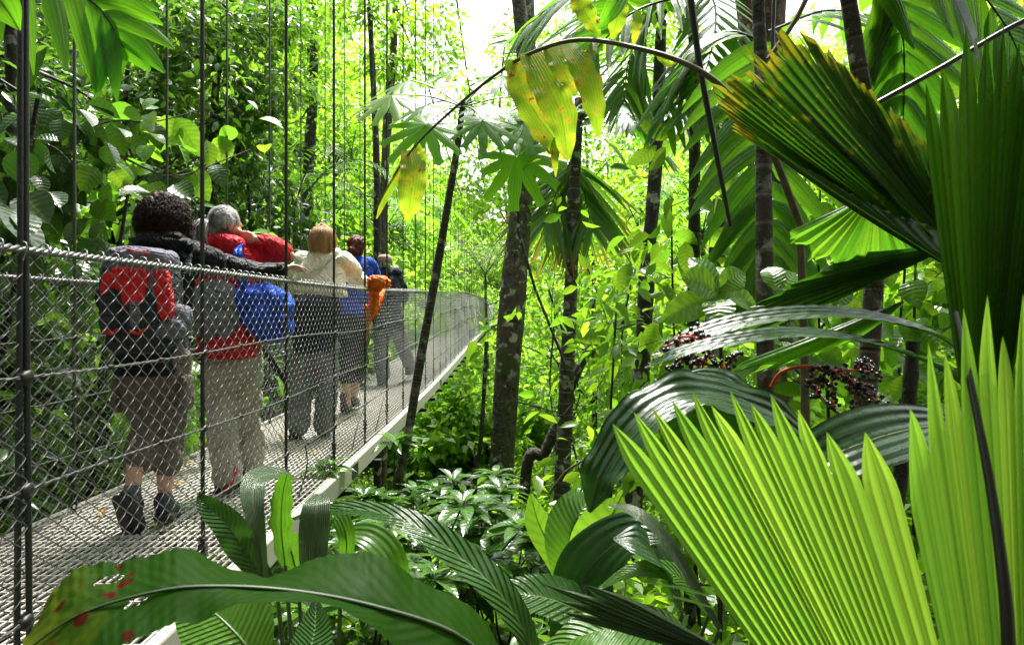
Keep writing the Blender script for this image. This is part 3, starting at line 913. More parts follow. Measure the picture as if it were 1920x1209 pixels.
torso(m, [(J(434, 700), .165, .12), (J(434, 650), .16, .12)])
fused(m, .012, 'trousers', M['beige_cloth'], p, 2, wr=.020, wf=14, seed=18)
m = MB()
sellip(m, hd + [-.005, -.012, .022], (.086, .104, .102), 1.0); sellip(m, hd + [-.03, -.045, -.025], (.072, .066, .07), 1.0)
hr = fused(m, .009, 'hair', M['hair_grey'], p, 2, wr=.004, wf=60, seed=2, stretch=(1, 1, .2))
m = MB(); limb(m, catmull([hd + [-.07, -.09, .005], hd + [-.10, -.125, -.02], hd + [-.105, -.125, -.075], hd + [-.10, -.10, -.13]], 8), np.array([.030, .045, .05, .052, .048, .042, .03, .014]), n=8)
for q in range(60):
    o_ = rng_p.normal(0, .026, 3); tube(m, catmull([hd + [-.08, -.10, .02] + o_ * .5, hd + [-.105, -.135, -.05] + o_, hd + [-.10, -.11, -.15] + o_ * 1.1], 7), .0028, 4)
m.build('ponytail', M['hair_grey'], hr)
m = MB()
for q in range(240):
    d = norm(rng_p.normal(size=3) + [0, -.5, .3])
    if np.dot(d, fc) > .5: continue
    c0 = hd + [-.005, -.012, .022]; a0 = c0 + d * [.088, .106, .104]
    tgt = hd + np.array([-.08, -.09, .0])
    mid_ = c0 + norm((a0 + tgt) / 2 - c0) * [.092, .110, .108]
    tube(m, catmull([a0, mid_, tgt], 7), .0022, 4)
m.build('strands', M['hair_grey'], hr)
shoe(p, J(412, 928, -.02), J(440, 905, .24), (0, 0, 1), M['boot_grey'], 1.1, .13, M['boot_red'])
shoe(p, J(466, 890, .30), J(482, 880, .55), (0, 0, 1), M['boot_grey'], 1.05, .13, M['boot_red'])
m = MB(); sellip(m, J(430, 893, -.055), (.038, .03, .075), .6, rotm('Y', 20)); m.build('boot_panel', M['boot_red'], p)

bg_ = thing('shoulder_bag', 'bright blue rain-covered bag slung at the hip of the grey haired walker', 'bag', J(500, 640, -.1))
m = MB()
sellip(m, J(497, 580, -.02), (.155, .13, .15), .75, rotm('Y', 18)); sellip(m, J(470, 560, -.05), (.10, .10, .10), .8); sellip(m, J(515, 615, .0), (.10, .11, .09), .8)
fused(m, .010, 'bag_cover', M['bag_blue'], bg_, 2, wr=.024, wf=17, seed=31)
m = MB(); sellip(m, J(405, 580, -.12), (.13, .06, .17), .7)
fused(m, .011, 'bag_back', M['grey_cloth'], bg_, 2, wr=.02, wf=17, seed=33)
m = MB(); pts = catmull([J(447, 458, -.10), J(446, 475, -.145), J(452, 495, -.15), J(455, 540, -.14)], 9)
for q in range(8):
    d = pts[q + 1] - pts[q]; box(m, (pts[q] + pts[q + 1]) / 2, (.024, np.linalg.norm(d) * .55, .004), rotm('X', math.degrees(math.atan2(d[2], d[1]))) @ rotm('Z', 0))
m.build('strap', M['bag_blue'], bg_, smooth=False)

# ---- third woman: blonde bob, cream jacket
Y0 = 5.95
p = thing('person', 'blonde walker in a loose cream jacket and charcoal trousers holding the rail', 'person', J(590, 822))
hd = J(606, 448)
sL, sR = J(566, 488), J(640, 486)
eL, wL = J(548, 540, .25), J(560, 550, .55)
eR, wR = J(668, 520, .45), J(690, 537, .75)
hipL, hipR = J(572, 650), J(612, 650)
kL, kR = J(566, 730, .0), J(612, 735, .05)
aL, aR = J(560, 800, -.05), J(608, 800, .1)
m = MB()
head(m, hd, (.2, 1, 0), 1.0)
limb(m, [J(604, 500), J(605, 475), J(606, 455)], [.06, .052, .05])
torso(m, [(J(592, 660), .13, .09), (J(596, 560), .13, .10), (J(602, 495), .14, .09), (J(604, 478), .08, .06)])
for s_, e_, w_ in ((sL, eL, wL), (sR, eR, wR)): limb(m, [s_, e_, w_], [.05, .04, .028])
for h_, k_, a_ in ((hipL, kL, aL), (hipR, kR, aR)): limb(m, [h_, k_, a_], [.08, .055, .04])
hand(m, wR, (.35, 1, .0), (-.2, 0, -1), 1.0, .5, thumb=-1)
hand(m, wL, (0, 1, .2), (.5, 0, -1), .98, .7)
fused(m, .012, 'body', M['skin'], p, 2)
m = MB()
torso(m, [(J(598, 556), .255, .16), (J(598, 530), .24, .155), (J(600, 505), .215, .135), (J(603, 480), .15, .11), (J(605, 466), .085, .08)])
limb(m, [sL, eL, wL], [.085, .085, .06])
limb(m, [sR + [-.03, 0, 0], (sR + eR) / 2, eR, wR], [.10, .10, .09, .062])
fused(m, .014, 'jacket', M['cream_cloth'], p, 2, wr=.03, wf=10, seed=42)
m = MB()
sellip(m, J(590, 580, -.04), (.215, .17, .14), .8); torso(m, [(J(590, 660), .20, .14), (J(590, 600), .21, .15), (J(592, 540), .19, .13)])
fused(m, .014, 'dark_undercoat', M['navy_cloth'], p, 2, wr=.02, wf=14, seed=44)
m = MB()
for h_, k_, a_ in ((hipL, kL, aL), (hipR, kR, aR)): limb(m, [h_, (h_ + k_) / 2, k_, a_ + [0, 0, .02]], [.125, .115, .10, .10])
torso(m, [(J(590, 690), .17, .12), (J(590, 640), .18, .13)])
fused(m, .013, 'trousers', M['grey_cloth'], p, 2, wr=.022, wf=13, seed=48)
m = MB(); sellip(m, hd + [0, -.01, .01], (.108, .112, .100), 1.0); sellip(m, hd + [-.01, -.025, -.05], (.112, .09, .075), .9)
hr = fused(m, .010, 'hair', M['hair_blond'], p, 2, wr=.006, wf=60, seed=2, stretch=(1, 1, .15))
m = MB()
for q in range(260):
    th = rng_p.uniform(-2.9, .1) ; d = np.array([math.cos(th), math.sin(th), 0])
    p0 = hd + [0, -.01, .108] + rng_p.normal(0, .012, 3)
    tube(m, catmull([p0, hd + d * [.085, .095, 0] + [0, -.01, .075], hd + d * [.118, .118, 0] + [0, -.012, -.02], hd + d * [.108, .108, 0] + [0, -.015, -.10 - rng_p.uniform(0, .03)]], 9), .003, 4)
m.build('strands', M['hair_blond'], hr)
shoe(p, J(550, 820, -.10), J(560, 822, .14), (0, 0, 1), M['boot_grey'], 1.1, .12)
shoe(p, J(604, 816, .05), J(612, 806, .30), (0, 0, 1), M['boot_grey'], 1.1, .12)

# ---- fourth woman: auburn bun, blue jacket
Y0 = 7.4
p = thing('person', 'auburn haired walker with a low bun in a blue jacket and dark trousers', 'person', J(652, 772))
hd = J(668, 462)
sL, sR = J(648, 492), J(690, 494)
eL, wL = J(640, 530, .2), J(655, 540, .45)
eR, wR = J(705, 525, .35), J(712, 540, .6)
hipL, hipR = J(648, 630), J(674, 630)
kL, kR = J(646, 690), J(670, 690, .1)
aL, aR = J(652, 757, -.05), J(664, 745, .2)
m = MB()
head(m, hd, (.25, 1, 0), .98)
limb(m, [J(668, 505), J(668, 480), J(668, 468)], [.055, .048, .045])
torso(m, [(J(662, 640), .13, .09), (J(666, 560), .13, .10), (J(668, 505), .14, .09), (J(668, 488), .07, .06)])
for s_, e_, w_ in ((sL, eL, wL), (sR, eR, wR)): limb(m, [s_, e_, w_], [.05, .04, .028])
for h_, k_, a_ in ((hipL, kL, aL), (hipR, kR, aR)): limb(m, [h_, (h_ + k_) / 2, k_, k_ * .6 + a_ * .4, a_], [.08, .07, .055, .058, .038])
hand(m, wR, (.3, 1, 0), (-.2, 0, -1), 1.0, .5, thumb=-1); hand(m, wL, (0, 1, .2), (.5, 0, -1), .98, .7)
fused(m, .012, 'body', M['skin'], p, 2)
m = MB()
torso(m, [(J(662, 590), .22, .15), (J(664, 550), .20, .14), (J(668, 505), .20, .125), (J(668, 488), .12, .09), (J(668, 478), .06, .06)])
limb(m, [sL, eL, wL], [.085, .075, .05]); limb(m, [sR, eR, wR], [.085, .08, .055])
fused(m, .014, 'jacket', M['blue_cloth'], p, 2, wr=.025, wf=14, seed=52, stretch=(1, 1, .5))
m = MB()
for h_, k_, a_ in ((hipL, kL, aL), (hipR, kR, aR)): limb(m, [h_, (h_ + k_) / 2, k_, k_ * .7 + a_ * .3], [.12, .11, .095, .09])
torso(m, [(J(662, 650), .17, .12), (J(662, 585), .17, .12)])
fused(m, .014, 'trousers', M['dark_cloth'], p, 2, wr=.02, wf=14, seed=58)
m = MB(); sellip(m, hd + [0, -.01, .02], (.092, .105, .10), 1.0); sellip(m, hd + [-.02, -.11, -.05], (.045, .04, .045), 1.0); sellip(m, hd + [0, -.03, -.04], (.085, .07, .07), 1.0)
fused(m, .010, 'hair', M['hair_auburn'], p, 1, wr=.012, wf=70, seed=2)
shoe(p, J(644, 770, -.1), J(652, 770, .14), (0, 0, 1), M['boot_grey'], 1.1, .16)
shoe(p, J(660, 762, .15), J(668, 758, .38), (0, 0, 1), M['boot_grey'], 1.1, .16)

# ---- fifth person: checked cap, dark navy jacket, grey trousers
Y0 = 10.1
p = thing('person', 'farthest walker in a checked cap, dark navy jacket and grey trousers', 'person', J(728, 722))
hd = J(722, 493)
sL, sR = J(702, 512), J(744, 512)
eL, wL = J(695, 545, .15), J(705, 560, .4)
eR, wR = J(755, 545, .15), J(758, 562, .35)
hipL, hipR = J(716, 610), J(742, 610)
kL, kR = J(716, 660), J(757, 655, .3)
aL, aR = J(718, 708, -.1), J(770, 690, .55)
m = MB()
head(m, hd, (.1, 1, 0), 1.0)
limb(m, [J(723, 520), J(723, 500)], [.055, .052])
torso(m, [(J(727, 615), .15, .10), (J(724, 560), .15, .11), (J(723, 520), .16, .10), (J(723, 508), .07, .06)])
for s_, e_, w_ in ((sL, eL, wL), (sR, eR, wR)): limb(m, [s_, e_, w_], [.055, .042, .03])
for h_, k_, a_ in ((hipL, kL, aL), (hipR, kR, aR)): limb(m, [h_, k_, a_], [.085, .06, .04])
hand(m, wR, (0, .6, -1), (-.6, 0, 0), 1.05, .5, thumb=-1); hand(m, wL, (0, 1, 0), (.5, 0, -1), 1.05, .6)
fused(m, .014, 'body', M['skin_tan'], p, 2)
m = MB()
torso(m, [(J(728, 618), .235, .16), (J(727, 570), .225, .155), (J(724, 525), .215, .135), (J(723, 508), .13, .10), (J(723, 501), .07, .07)])
limb(m, [sL, eL, wL], [.09, .08, .055]); limb(m, [sR, eR, wR], [.09, .085, .06])
fused(m, .016, 'jacket', M['navy_cloth'], p, 2, wr=.025, wf=12, seed=62)
m = MB()
for h_, k_, a_ in ((hipL, kL, aL), (hipR, kR, aR)): limb(m, [h_, (h_ + k_) / 2, k_, a_ + [0, 0, .02]], [.125, .12, .105, .10])
torso(m, [(J(729, 630), .19, .13), (J(729, 600), .19, .13)])
fused(m, .016, 'trousers', M['grey_cloth'], p, 2, wr=.02, wf=13, seed=68)
m = MB(); sellip(m, hd + [0, -.01, .045], (.105, .118, .078), .85); sellip(m, hd + [.01, .12, .02], (.085, .07, .012), .8)
fused(m, .012, 'cap', M['cap'], p, 1, wr=.004, wf=30)
m = MB(); sellip(m, hd + [0, -.03, -.02], (.085, .085, .06), 1.0); fused(m, .012, 'hair', M['hair_grey'], p, 1, wr=.004, wf=60)
shoe(p, J(712, 722, -.15), J(719, 719, .1), (0, 0, 1), M['boot_grey'], 1.1, .12)
shoe(p, J(764, 702, .45), J(770, 698, .7), (0, 0, 1), M['boot_grey'], 1.1, .12)

# orange cover draped over the handrail
Y0 = 6.5
oc = thing('rain_cover', 'crumpled orange rain cover draped over the handrail beside the cream jacket', 'rain cover', J(705, 545))
m = MB()
sellip(m, P(707, 528, 5.85), (.085, .07, .05), .8); sellip(m, P(722, 532, 6.05), (.05, .06, .035), .8, rotm('Y', -15)); sellip(m, P(700, 540, 5.9), (.07, .04, .04), .8)
fused(m, .008, 'folded_top', M['bag_orange'], oc, 1, wr=.02, wf=30, seed=71)
m = MB()
limb(m, [P(703, 548, 6.0), P(700, 575, 6.0), P(692, 602, 6.0), P(690, 618, 6.0)], [.055, .05, .03, .016])
limb(m, [P(715, 548, 6.2), P(708, 570, 6.1), P(702, 592, 6.05)], [.035, .035, .018])
limb(m, [P(686, 575, 5.95), P(688, 590, 5.95)], [.022, .02])
fused(m, .008, 'hanging_cloth', M['bag_orange'], oc, 1, wr=.012, wf=30, seed=72, stretch=(1, 1, .3))
m = MB(); tube(m, catmull([P(690, 615, 6.0), P(692, 625, 5.98), P(687, 632, 5.97), P(690, 638, 5.97)], 9), .008, 6); m.build('cord', M['bag_orange'], oc)

# black umbrella stick hanging from the second walker's side
um = thing('umbrella', 'furled black umbrella hanging beside the beige trousers', 'umbrella', P(533, 715, 4.6))
m = MB(); limb(m, [P(497, 655, 4.35), P(515, 685, 4.4), P(532, 712, 4.45), P(537, 722, 4.46)], [.016, .020, .014, .005]); m.build('canopy', M['black_cloth'], um)
m = MB(); tube(m, catmull([P(497, 655, 4.35), P(490, 642, 4.33), P(484, 640, 4.32)], 6), .008, 6); m.build('handle', M['stem_dark'], um)
# ------------------------------------------------------------------ foliage kit
rng = np.random.default_rng(11)

def leaf_tpl(nl=3, w=.4, fold=.15, curl=.25, shape='ellip', cols=3):
    t = np.linspace(0, 1, nl + 1)
    if shape == 'ellip': ww = np.sin(np.pi * t ** .85) ** .8
    elif shape == 'drip': ww = np.where(t < .75, np.sin(np.pi * np.clip(t / .8, 0, 1) ** .8) ** .7, 0) ; ww = np.maximum(ww, .10 * (1 - t))
    elif shape == 'strap': ww = np.minimum(np.clip(t * 6, .2, 1), ((1 - t) * 2.2) ** .7)
    elif shape == 'obov': ww = np.sin(np.pi * t ** 1.4) ** .8
    ww = ww * w * .5
    us = np.linspace(-1, 1, cols)
    v = np.stack([us[None] * ww[:, None], np.repeat(t[:, None], cols, 1), np.abs(us)[None] * ww[:, None] * fold * 2 - curl * (t ** 2)[:, None]], -1)
    a = np.stack([np.repeat(us[None], nl + 1, 0), np.repeat(t[:, None], cols, 1), np.zeros((nl + 1, cols))], -1)
    return v.reshape(-1, 3), grid_faces(nl + 1, cols), a.reshape(-1, 3)

T_TINY = (np.array([[0, 0, 0], [.5 * .55, .5, .07], [0, 1, -.12], [-.5 * .55, .5, .07]]), np.array([[0, 1, 2, 3]]), np.array([[0, 0, 0], [1, .5, 0], [0, 1, 0], [-1, .5, 0]]))
T_SMALL = leaf_tpl(3, .46, .15, .22)
T_MED = leaf_tpl(5, .50, .18, .28, 'ellip')
T_BROAD = leaf_tpl(8, .62, .16, .30, 'drip', 5)
T_LONG = leaf_tpl(6, .28, .22, .35, 'ellip')
T_OBOV = leaf_tpl(5, .40, .2, .3, 'obov')
T_STRAP = leaf_tpl(6, .11, .3, .45, 'strap')

def scatter(mb, tpl, loc, fwd, nrm, size, wscale=1.0):
    tv, tf, ta = tpl
    n = len(loc)
    f = norm(fwd); s = norm(np.cross(f, nrm)); u = np.cross(s, f)
    size = np.broadcast_to(size, (n,))[:, None, None]
    v = (tv[None, :, 0:1] * s[:, None] * wscale + tv[None, :, 1:2] * f[:, None] + tv[None, :, 2:3] * u[:, None]) * size + loc[:, None]
    k = len(tv)
    F = (tf[None] + (np.arange(n) * k)[:, None, None]).reshape(-1, tf.shape[1])
    mb.add(v.reshape(-1, 3), F, np.repeat(ta[None], n, 0).reshape(-1, 3))

def clusters(mb, tpl, centres, rad, per, size, droop=.35, up=.8, flat=.55, r=None):
    """leaf sprays: each centre carries leaves that point outwards and droop"""
    r = r or rng
    c = np.repeat(np.asarray(centres), per, 0)
    rr = np.repeat(np.broadcast_to(rad, (len(centres),)), per)
    d = norm(r.normal(size=c.shape))
    rad_ = rr * r.uniform(.25, 1.0, len(c)) ** .6
    loc = c + d * rad_[:, None] * np.array([1, 1, flat])
    f = norm(d * [1, 1, .35] + r.normal(0, .45, c.shape) + [0, 0, -droop])
    nr = norm(r.normal(0, .55, c.shape) + [0, 0, up] + d * .25)
    scatter(mb, tpl, loc, f, nr, size * r.uniform(.6, 1.25, len(c)))

def limbs(mb, base, tip, n, r0, spread, height0=.35, r=None, sub=2, wob=.08):
    """tapering stem with limbs; returns limb-end points"""
    r = r or rng
    base = np.asarray(base, float); tip = np.asarray(tip, float)
    H = np.linalg.norm(tip - base)
    k = 9
    t = np.linspace(0, 1, k)[:, None]
    ax = base + (tip - base) * t + np.cumsum(r.normal(0, wob * H / k, (k, 3)), 0) * [1, 1, 0] * t
    tube(mb, catmull(ax, 20), np.linspace(r0, r0 * .35, 20), 8)
    ends = [ax[-1]]
    for i in range(n):
        s = height0 + (1 - height0) * (i + r.random()) / n
        p0 = ax[0] + 0; idx = s * (k - 1); a = int(min(idx, k - 2)); p0 = ax[a] + (ax[a + 1] - ax[a]) * (idx - a)
        ang = r.uniform(0, 2 * np.pi)
        L = spread * (1.15 - .6 * s) * r.uniform(.6, 1.1)
        d = np.array([math.cos(ang), math.sin(ang), r.uniform(.1, .6)])
        p1 = p0 + d * L * .5 + r.normal(0, .06 * L, 3); p2 = p0 + d * L + [0, 0, L * r.uniform(-.15, .2)]
        tube(mb, catmull([p0, p1, p2], 8), np.linspace(r0 * .42 * (1.2 - .6 * s), r0 * .10, 8), 5)
        ends.append(p2); ends.append(p1 + r.normal(0, .1 * L, 3))
        for q in range(sub):
            o = p1 + r.normal(0, 1, 3) * [.35, .35, .2] * L
            tube(mb, catmull([p1, (p1 + o) / 2 + [0, 0, .05 * L], o], 5), np.linspace(r0 * .2, r0 * .06, 5), 4)
            ends.append(o)
    return np.array(ends)

def shrub(name, label, cat, x, y, h, spread, nl, per, lsize, tpl=T_SMALL, mat='leaf_mid', r0=.02, crad=.28, z0=None, group=None, nlim=8, droop=.35, lean=(0, 0), bark='bark_dark', flat=.55, stems=1, seed=None, height0=.25):
    r = np.random.default_rng(seed if seed is not None else int(abs(x * 131 + y * 977)) + 3)
    z = float(ground_z(x, y)) - .05 if z0 is None else z0
    t = thing(name, label, cat, (x, y, z), group)
    mb = MB(); es = []
    for q in range(stems):
        o = r.normal(0, spread * .25, 3) * [1, 1, 0] if stems > 1 else np.zeros(3)
        es.append(limbs(mb, np.array([x, y, z]) + o * .4, np.array([x + lean[0], y + lean[1], z + h * r.uniform(.85, 1.05)]) + o * 1.6, nlim, r0, spread, height0, r))
    mb.build('trunk' if cat == 'tree' else 'stem', M[bark], t)
    es = np.vstack(es)
    k = r.integers(0, len(es), nl)
    cs = es[k] + r.normal(0, crad * .8, (nl, 3))
    mb = MB(); clusters(mb, tpl, cs, crad * r.uniform(.6, 1.3, nl), per, lsize, droop, r=r, flat=flat)
    mb.build('crown' if cat == 'tree' else 'foliage', M[mat], t)
    return t

def leafmass(name, kind_mat, centres, radii, n_each, lsize, tpl=T_TINY, droop=.3, seed=1, shell=True, sub=14):
    """one mass of foliage nobody could count, made of lumpy crowns of real leaves"""
    r = np.random.default_rng(seed)
    mb = MB()
    for c, R_ in zip(centres, radii):
        d = norm(r.normal(size=(sub, 3)) + [0, -.45, .25])
        cc = c + d * R_ * r.uniform(.45, .95, (sub, 1)) * [1, 1, .85]
        clusters(mb, tpl, cc, np.full(sub, R_ * .38), max(1, n_each // sub), lsize * r.uniform(.75, 1.35), droop, r=r, flat=.6)
    return tag(mb.build(name, M[kind_mat]), kind='stuff')

# ------------------------------------------------------------------ palms, fans, ribbons
def frond(name, parent, pts, length, n=26, mat='palm', ang=60, droop=.25, w=.035, prof=None, face=(0, -1, .2), start=.12, rr=.012, jit=.06, nl=7, sides=(-1, 1), rmat='stem_dark', wshape=None, tw=.25, r=None):
    """feather leaf: rachis through pts, leaflets both sides"""
    r = r or rng
    pts = [np.asarray(q, float) for q in pts]
    c = catmull(pts, 40)
    tg = norm(np.gradient(c, axis=0))
    face = norm(np.asarray(face, float))
    mb = MB()
    tube(mb, c, np.linspace(rr, rr * .25, 40), 6)
    o = mb.build(name, M[rmat], parent)
    mb = MB()
    for i in range(n):
        s = start + (1 - start) * (i + .5) / n
        k = s * 39; a = int(min(k, 38)); f = k - a
        p0 = c[a] * (1 - f) + c[a + 1] * f; t0 = norm(tg[a] * (1 - f) + tg[a + 1] * f)
        L = length * (prof(s) if prof else (math.sin(math.pi * (.12 + .82 * s)) ** .7)) * r.uniform(.88, 1.08)
        sd = norm(np.cross(t0, face))
        for sg in sides:
            an = R(ang * (1 - .45 * s) + r.normal(0, 4))
            d0 = norm(t0 * math.cos(an) + sd * sg * math.sin(an) + face * r.normal(.0, jit))
            tt = np.linspace(0, 1, nl)
            pp = p0 + d0[None] * (tt * L)[:, None] + np.array([0, 0, -1.0]) * (droop * L * tt ** 2)[:, None]
            td = norm(np.gradient(pp, axis=0))
            nn = norm(face + r.normal(0, tw, 3))
            sv = norm(np.cross(td, nn)); nv = np.cross(sv, td)
            ww = w * np.minimum(np.clip(tt * 5 + .25, 0, 1), ((1 - tt) * 1.9 + .02) ** .6) if wshape is None else w * wshape(tt)
            us = np.array([-1, 0, 1.0])
            v = pp[:, None] + sv[:, None] * (us[None, :, None] * ww[:, None, None]) - nv[:, None] * (np.abs(us)[None, :, None] * ww[:, None, None] * .35)
            a_ = np.stack([np.repeat(us[None], nl, 0), np.repeat(tt[:, None], 3, 1), np.zeros((nl, 3))], -1)
            mb.add(v.reshape(-1, 3), grid_faces(nl, 3), a_.reshape(-1, 3))
    mb.build('leaflets', M[mat], o)
    return o

def ribbon(name, parent, pts, hw, mat, face=(0, -1, .4), n=36, cols=9, fold=.2, wave=0.0, wn=5, holes=None, edge=None, shape=None, ripple=0.0, rip_n=30, tw=None, seed=0, cup=0.0, rib=True):
    """broad blade along a 3-D midrib; hw = list of half widths; face = direction the upper side looks"""
    c = catmull([np.asarray(q, float) for q in pts], n)
    tg = norm(np.gradient(c, axis=0))
    t = np.linspace(0, 1, n)
    w = np.interp(t, np.linspace(0, 1, len(hw)), hw)
    if len(hw) > 3:
        w = np.maximum(catmull(np.stack([np.linspace(0, 1, len(hw)), hw, np.zeros(len(hw))], 1), n)[:, 1], .001)
    fc = np.broadcast_to(norm(np.asarray(face, float)), (n, 3)) if np.ndim(face) == 1 else norm(catmull(np.asarray(face, float), n))
    sv = norm(np.cross(tg, fc)); nv = np.cross(sv, tg)
    us = np.linspace(-1, 1, cols)
    wv = wave * np.sin(t * wn * 2 * np.pi + seed)[:, None] * (np.abs(us)[None] ** 2) * w[:, None] + wave * .6 * np.sin(t * wn * 3.3 * np.pi + 2 + seed)[:, None] * (us[None] ** 2) * w[:, None]
    rp = ripple * np.sin((t[:, None] * rip_n - np.abs(us)[None] * 1.5) * 2 * np.pi)
    ew = 1 + (edge * vnoise(np.stack([t * 30 + seed, us[0] * 0 * t, t * 0], 1)) if edge else 0)
    ee = np.broadcast_to(np.asarray(ew), (n,))[:, None]
    v = c[:, None] + sv[:, None] * (us[None] * w[:, None] * ee)[..., None] + nv[:, None] * (np.abs(us)[None] * w[:, None] * fold + wv + rp - cup * (us[None] ** 2) * w[:, None])[..., None]
    a = np.stack([np.repeat(us[None], n, 0), np.repeat(t[:, None], cols, 1), np.zeros((n, cols))], -1)
    mb = MB(); mb.add(v.reshape(-1, 3), grid_faces(n, cols), a.reshape(-1, 3))
    o = mb.build(name, M[mat], parent)
    if rib:
        mb = MB(); tube(mb, c - nv * .001, np.maximum(.0045 * (w.max() / .08) * (1 - t * .8), .0008), 5, cap=False)
        mb.build('midrib', M['stem'], o)
    return o

def fan(name, parent, C, tips, mat, split=.82, blunt=0.0, r0=.05, pleat=.006, npl=2, nr=22, curve=0.0, facec=None, splits=None, droop=0.0, rag=0.0, seed=0):
    """pleated fan leaf: C centre, tips list of 3-D points; neighbouring segments are joined up to split"""
    r = np.random.default_rng(seed + 77)
    C = np.asarray(C, float); T = [np.asarray(q, float) for q in tips]
    mb = MB()
    n = len(T)
    dirs = [q - C for q in T]
    bnd = []
    for i in range(n + 1):
        if i == 0: b = dirs[0] - (dirs[1] - dirs[0]) * .5
        elif i == n: b = dirs[-1] + (dirs[-1] - dirs[-2]) * .5
        else: b = (dirs[i] + dirs[i - 1]) * .5
        bnd.append(b)
    fn = norm(np.cross(dirs[0], dirs[-1])) if facec is None else norm(np.asarray(facec, float))
    for i in range(n):
        bend = r.normal(0, .010) if nr > 30 else 0.0
        sp = (split if splits is None else splits[i]) + (r.uniform(-.02, .015) if nr > 30 else 0)
        m = npl * 2 + 1
        s = np.linspace(0, 1, nr) ** .8
        s = s0 = r0 + (1 - r0) * s
        L = bnd[i]; Rr = bnd[i + 1]; D = dirs[i]
        v = np.zeros((nr, m, 3)); us = np.linspace(-1, 1, m)
        ragf = 1 + rag * r.uniform(-1, 1, m)
        for k, sk in enumerate(s):
            if sk <= sp: q = 1.0
            else: q = max(blunt, 1 - ((sk - sp) / (1 - sp)) ** 1.35)
            for j, u in enumerate(us):
                e = (L if u < 0 else Rr)
                p = D * (1 - abs(u)) + e * abs(u)
                cen = D
                pt = cen * sk + (p - cen) * sk * q
                if rag and k > nr - 5: pt = pt * (1 + (ragf[j] - 1) * (k - nr + 5) / 4)
                pl = pleat * (1 if j % 2 else -1) * min(1, sk * 2.5) * (q if q > .05 else .05)
                v[k, j] = C + pt + fn * (pl - curve * sk ** 2 - bend * max(0.0, (sk - sp) / (1 - sp)) ** 1.5) + np.array([0, 0, -droop * max(0, sk - .5) ** 2])
        a = np.zeros((nr, m, 3)); a[..., 0] = us[None]; a[..., 1] = s[:, None]
        mb.add(v.reshape(-1, 3), grid_faces(nr, m), a.reshape(-1, 3))
    return mb.build(name, M[mat], parent, smooth=False if npl > 1 else True)

def stemtube(name, parent, pts, r, mat='stem', n=20, sides=7):
    mb = MB(); rad = np.interp(np.linspace(0, 1, n), np.linspace(0, 1, len(np.atleast_1d(r))), np.atleast_1d(r))
    tube(mb, catmull([np.asarray(q, float) for q in pts], n), rad, sides)
    return mb.build(name, M[mat], parent)

def trunk_pts(px, foot=None):
    """px: list of (x, y, Y)"""
    return [P(*q) for q in px]
# ------------------------------------------------------------------ far forest and undergrowth (masses nobody could count)
def gap(x, y, m=0.0):
    """keep the bridge corridor and the view along it free"""
    return -4.0 - m < x < -.2 + m and y < 66

r = np.random.default_rng(3)
cs, rs = [], []
for i in range(620):
    y = r.uniform(28, 95); x = r.uniform(-1.0, 1.0) * (y * .85)
    R_ = r.uniform(2.4, 4.6)
    if gap(x, y, R_ * .7): continue
    z = float(ground_z(x, y))
    hh = r.uniform(0, 15 if y < 62 else 9) * (.75 if -7 < x < 1 else 1)
    cs.append([x, y, z + hh]); rs.append(R_)
leafmass('far_forest', 'leaf_far', np.array(cs), rs, 1300, .36, T_TINY, seed=4)

cs, rs = [], []
for i in range(900):                       # low growth on the valley floor and slopes
    y = 6 + 30 * r.random() ** 1.3; x = r.uniform(-.35, .85) * y + r.normal(0, 1)
    R_ = r.uniform(.6, 1.3)
    hh = r.uniform(-.2, 1.8)
    if -4.6 < x < .2: hh = r.uniform(-.3, .5)
    cs.append([x, y, float(ground_z(x, y)) + hh]); rs.append(R_)
vs, vr = [], []
for i in range(230):
    y = r.uniform(24, 62); x = r.uniform(-7, 3) + (y - 24) * r.uniform(-.05, .08)
    top = float(zd(y)) - 2.0 if -4 < x < 0 else .5
    vs.append([x, y, min(float(ground_z(x, y)) + r.uniform(.2, 4), top)]); vr.append(r.uniform(1.4, 2.2))
leafmass('valley_undergrowth', 'leaf_far', np.array(vs), vr, 700, .30, T_TINY, seed=15)  # brighter far-leaf colour makes up for shade on the valley floor
ms, mr = [], []
for i in range(90):
    y = r.uniform(8, 24); x = r.uniform(-.05, .7) * y
    ms.append([x, y, float(ground_z(x, y)) + r.uniform(.3, 2 + x * .3)]); mr.append(r.uniform(.6, 1.1))
leafmass('broadleaf_undergrowth', 'leaf_mid', np.array(ms), mr, 130, .34, T_LONG, seed=19)
leafmass('undergrowth', 'leaf_mid', np.array(cs), rs, 620, .13, T_TINY, seed=5)

cs, rs = [], []
for i in range(210):                       # wet near slope beneath the bridge, leaf colour lightened to lift its shadows
    y = r.uniform(1.3, 8.5); x = r.uniform(-6.5, 5)
    hh = r.uniform(-.1, .35)
    cs.append([x, y, float(ground_z(x, y)) + hh]); rs.append(r.uniform(.35, .7))
leafmass('wet_ground_cover', 'leaf_left', np.array(cs), rs, 420, .10, T_SMALL, seed=6)

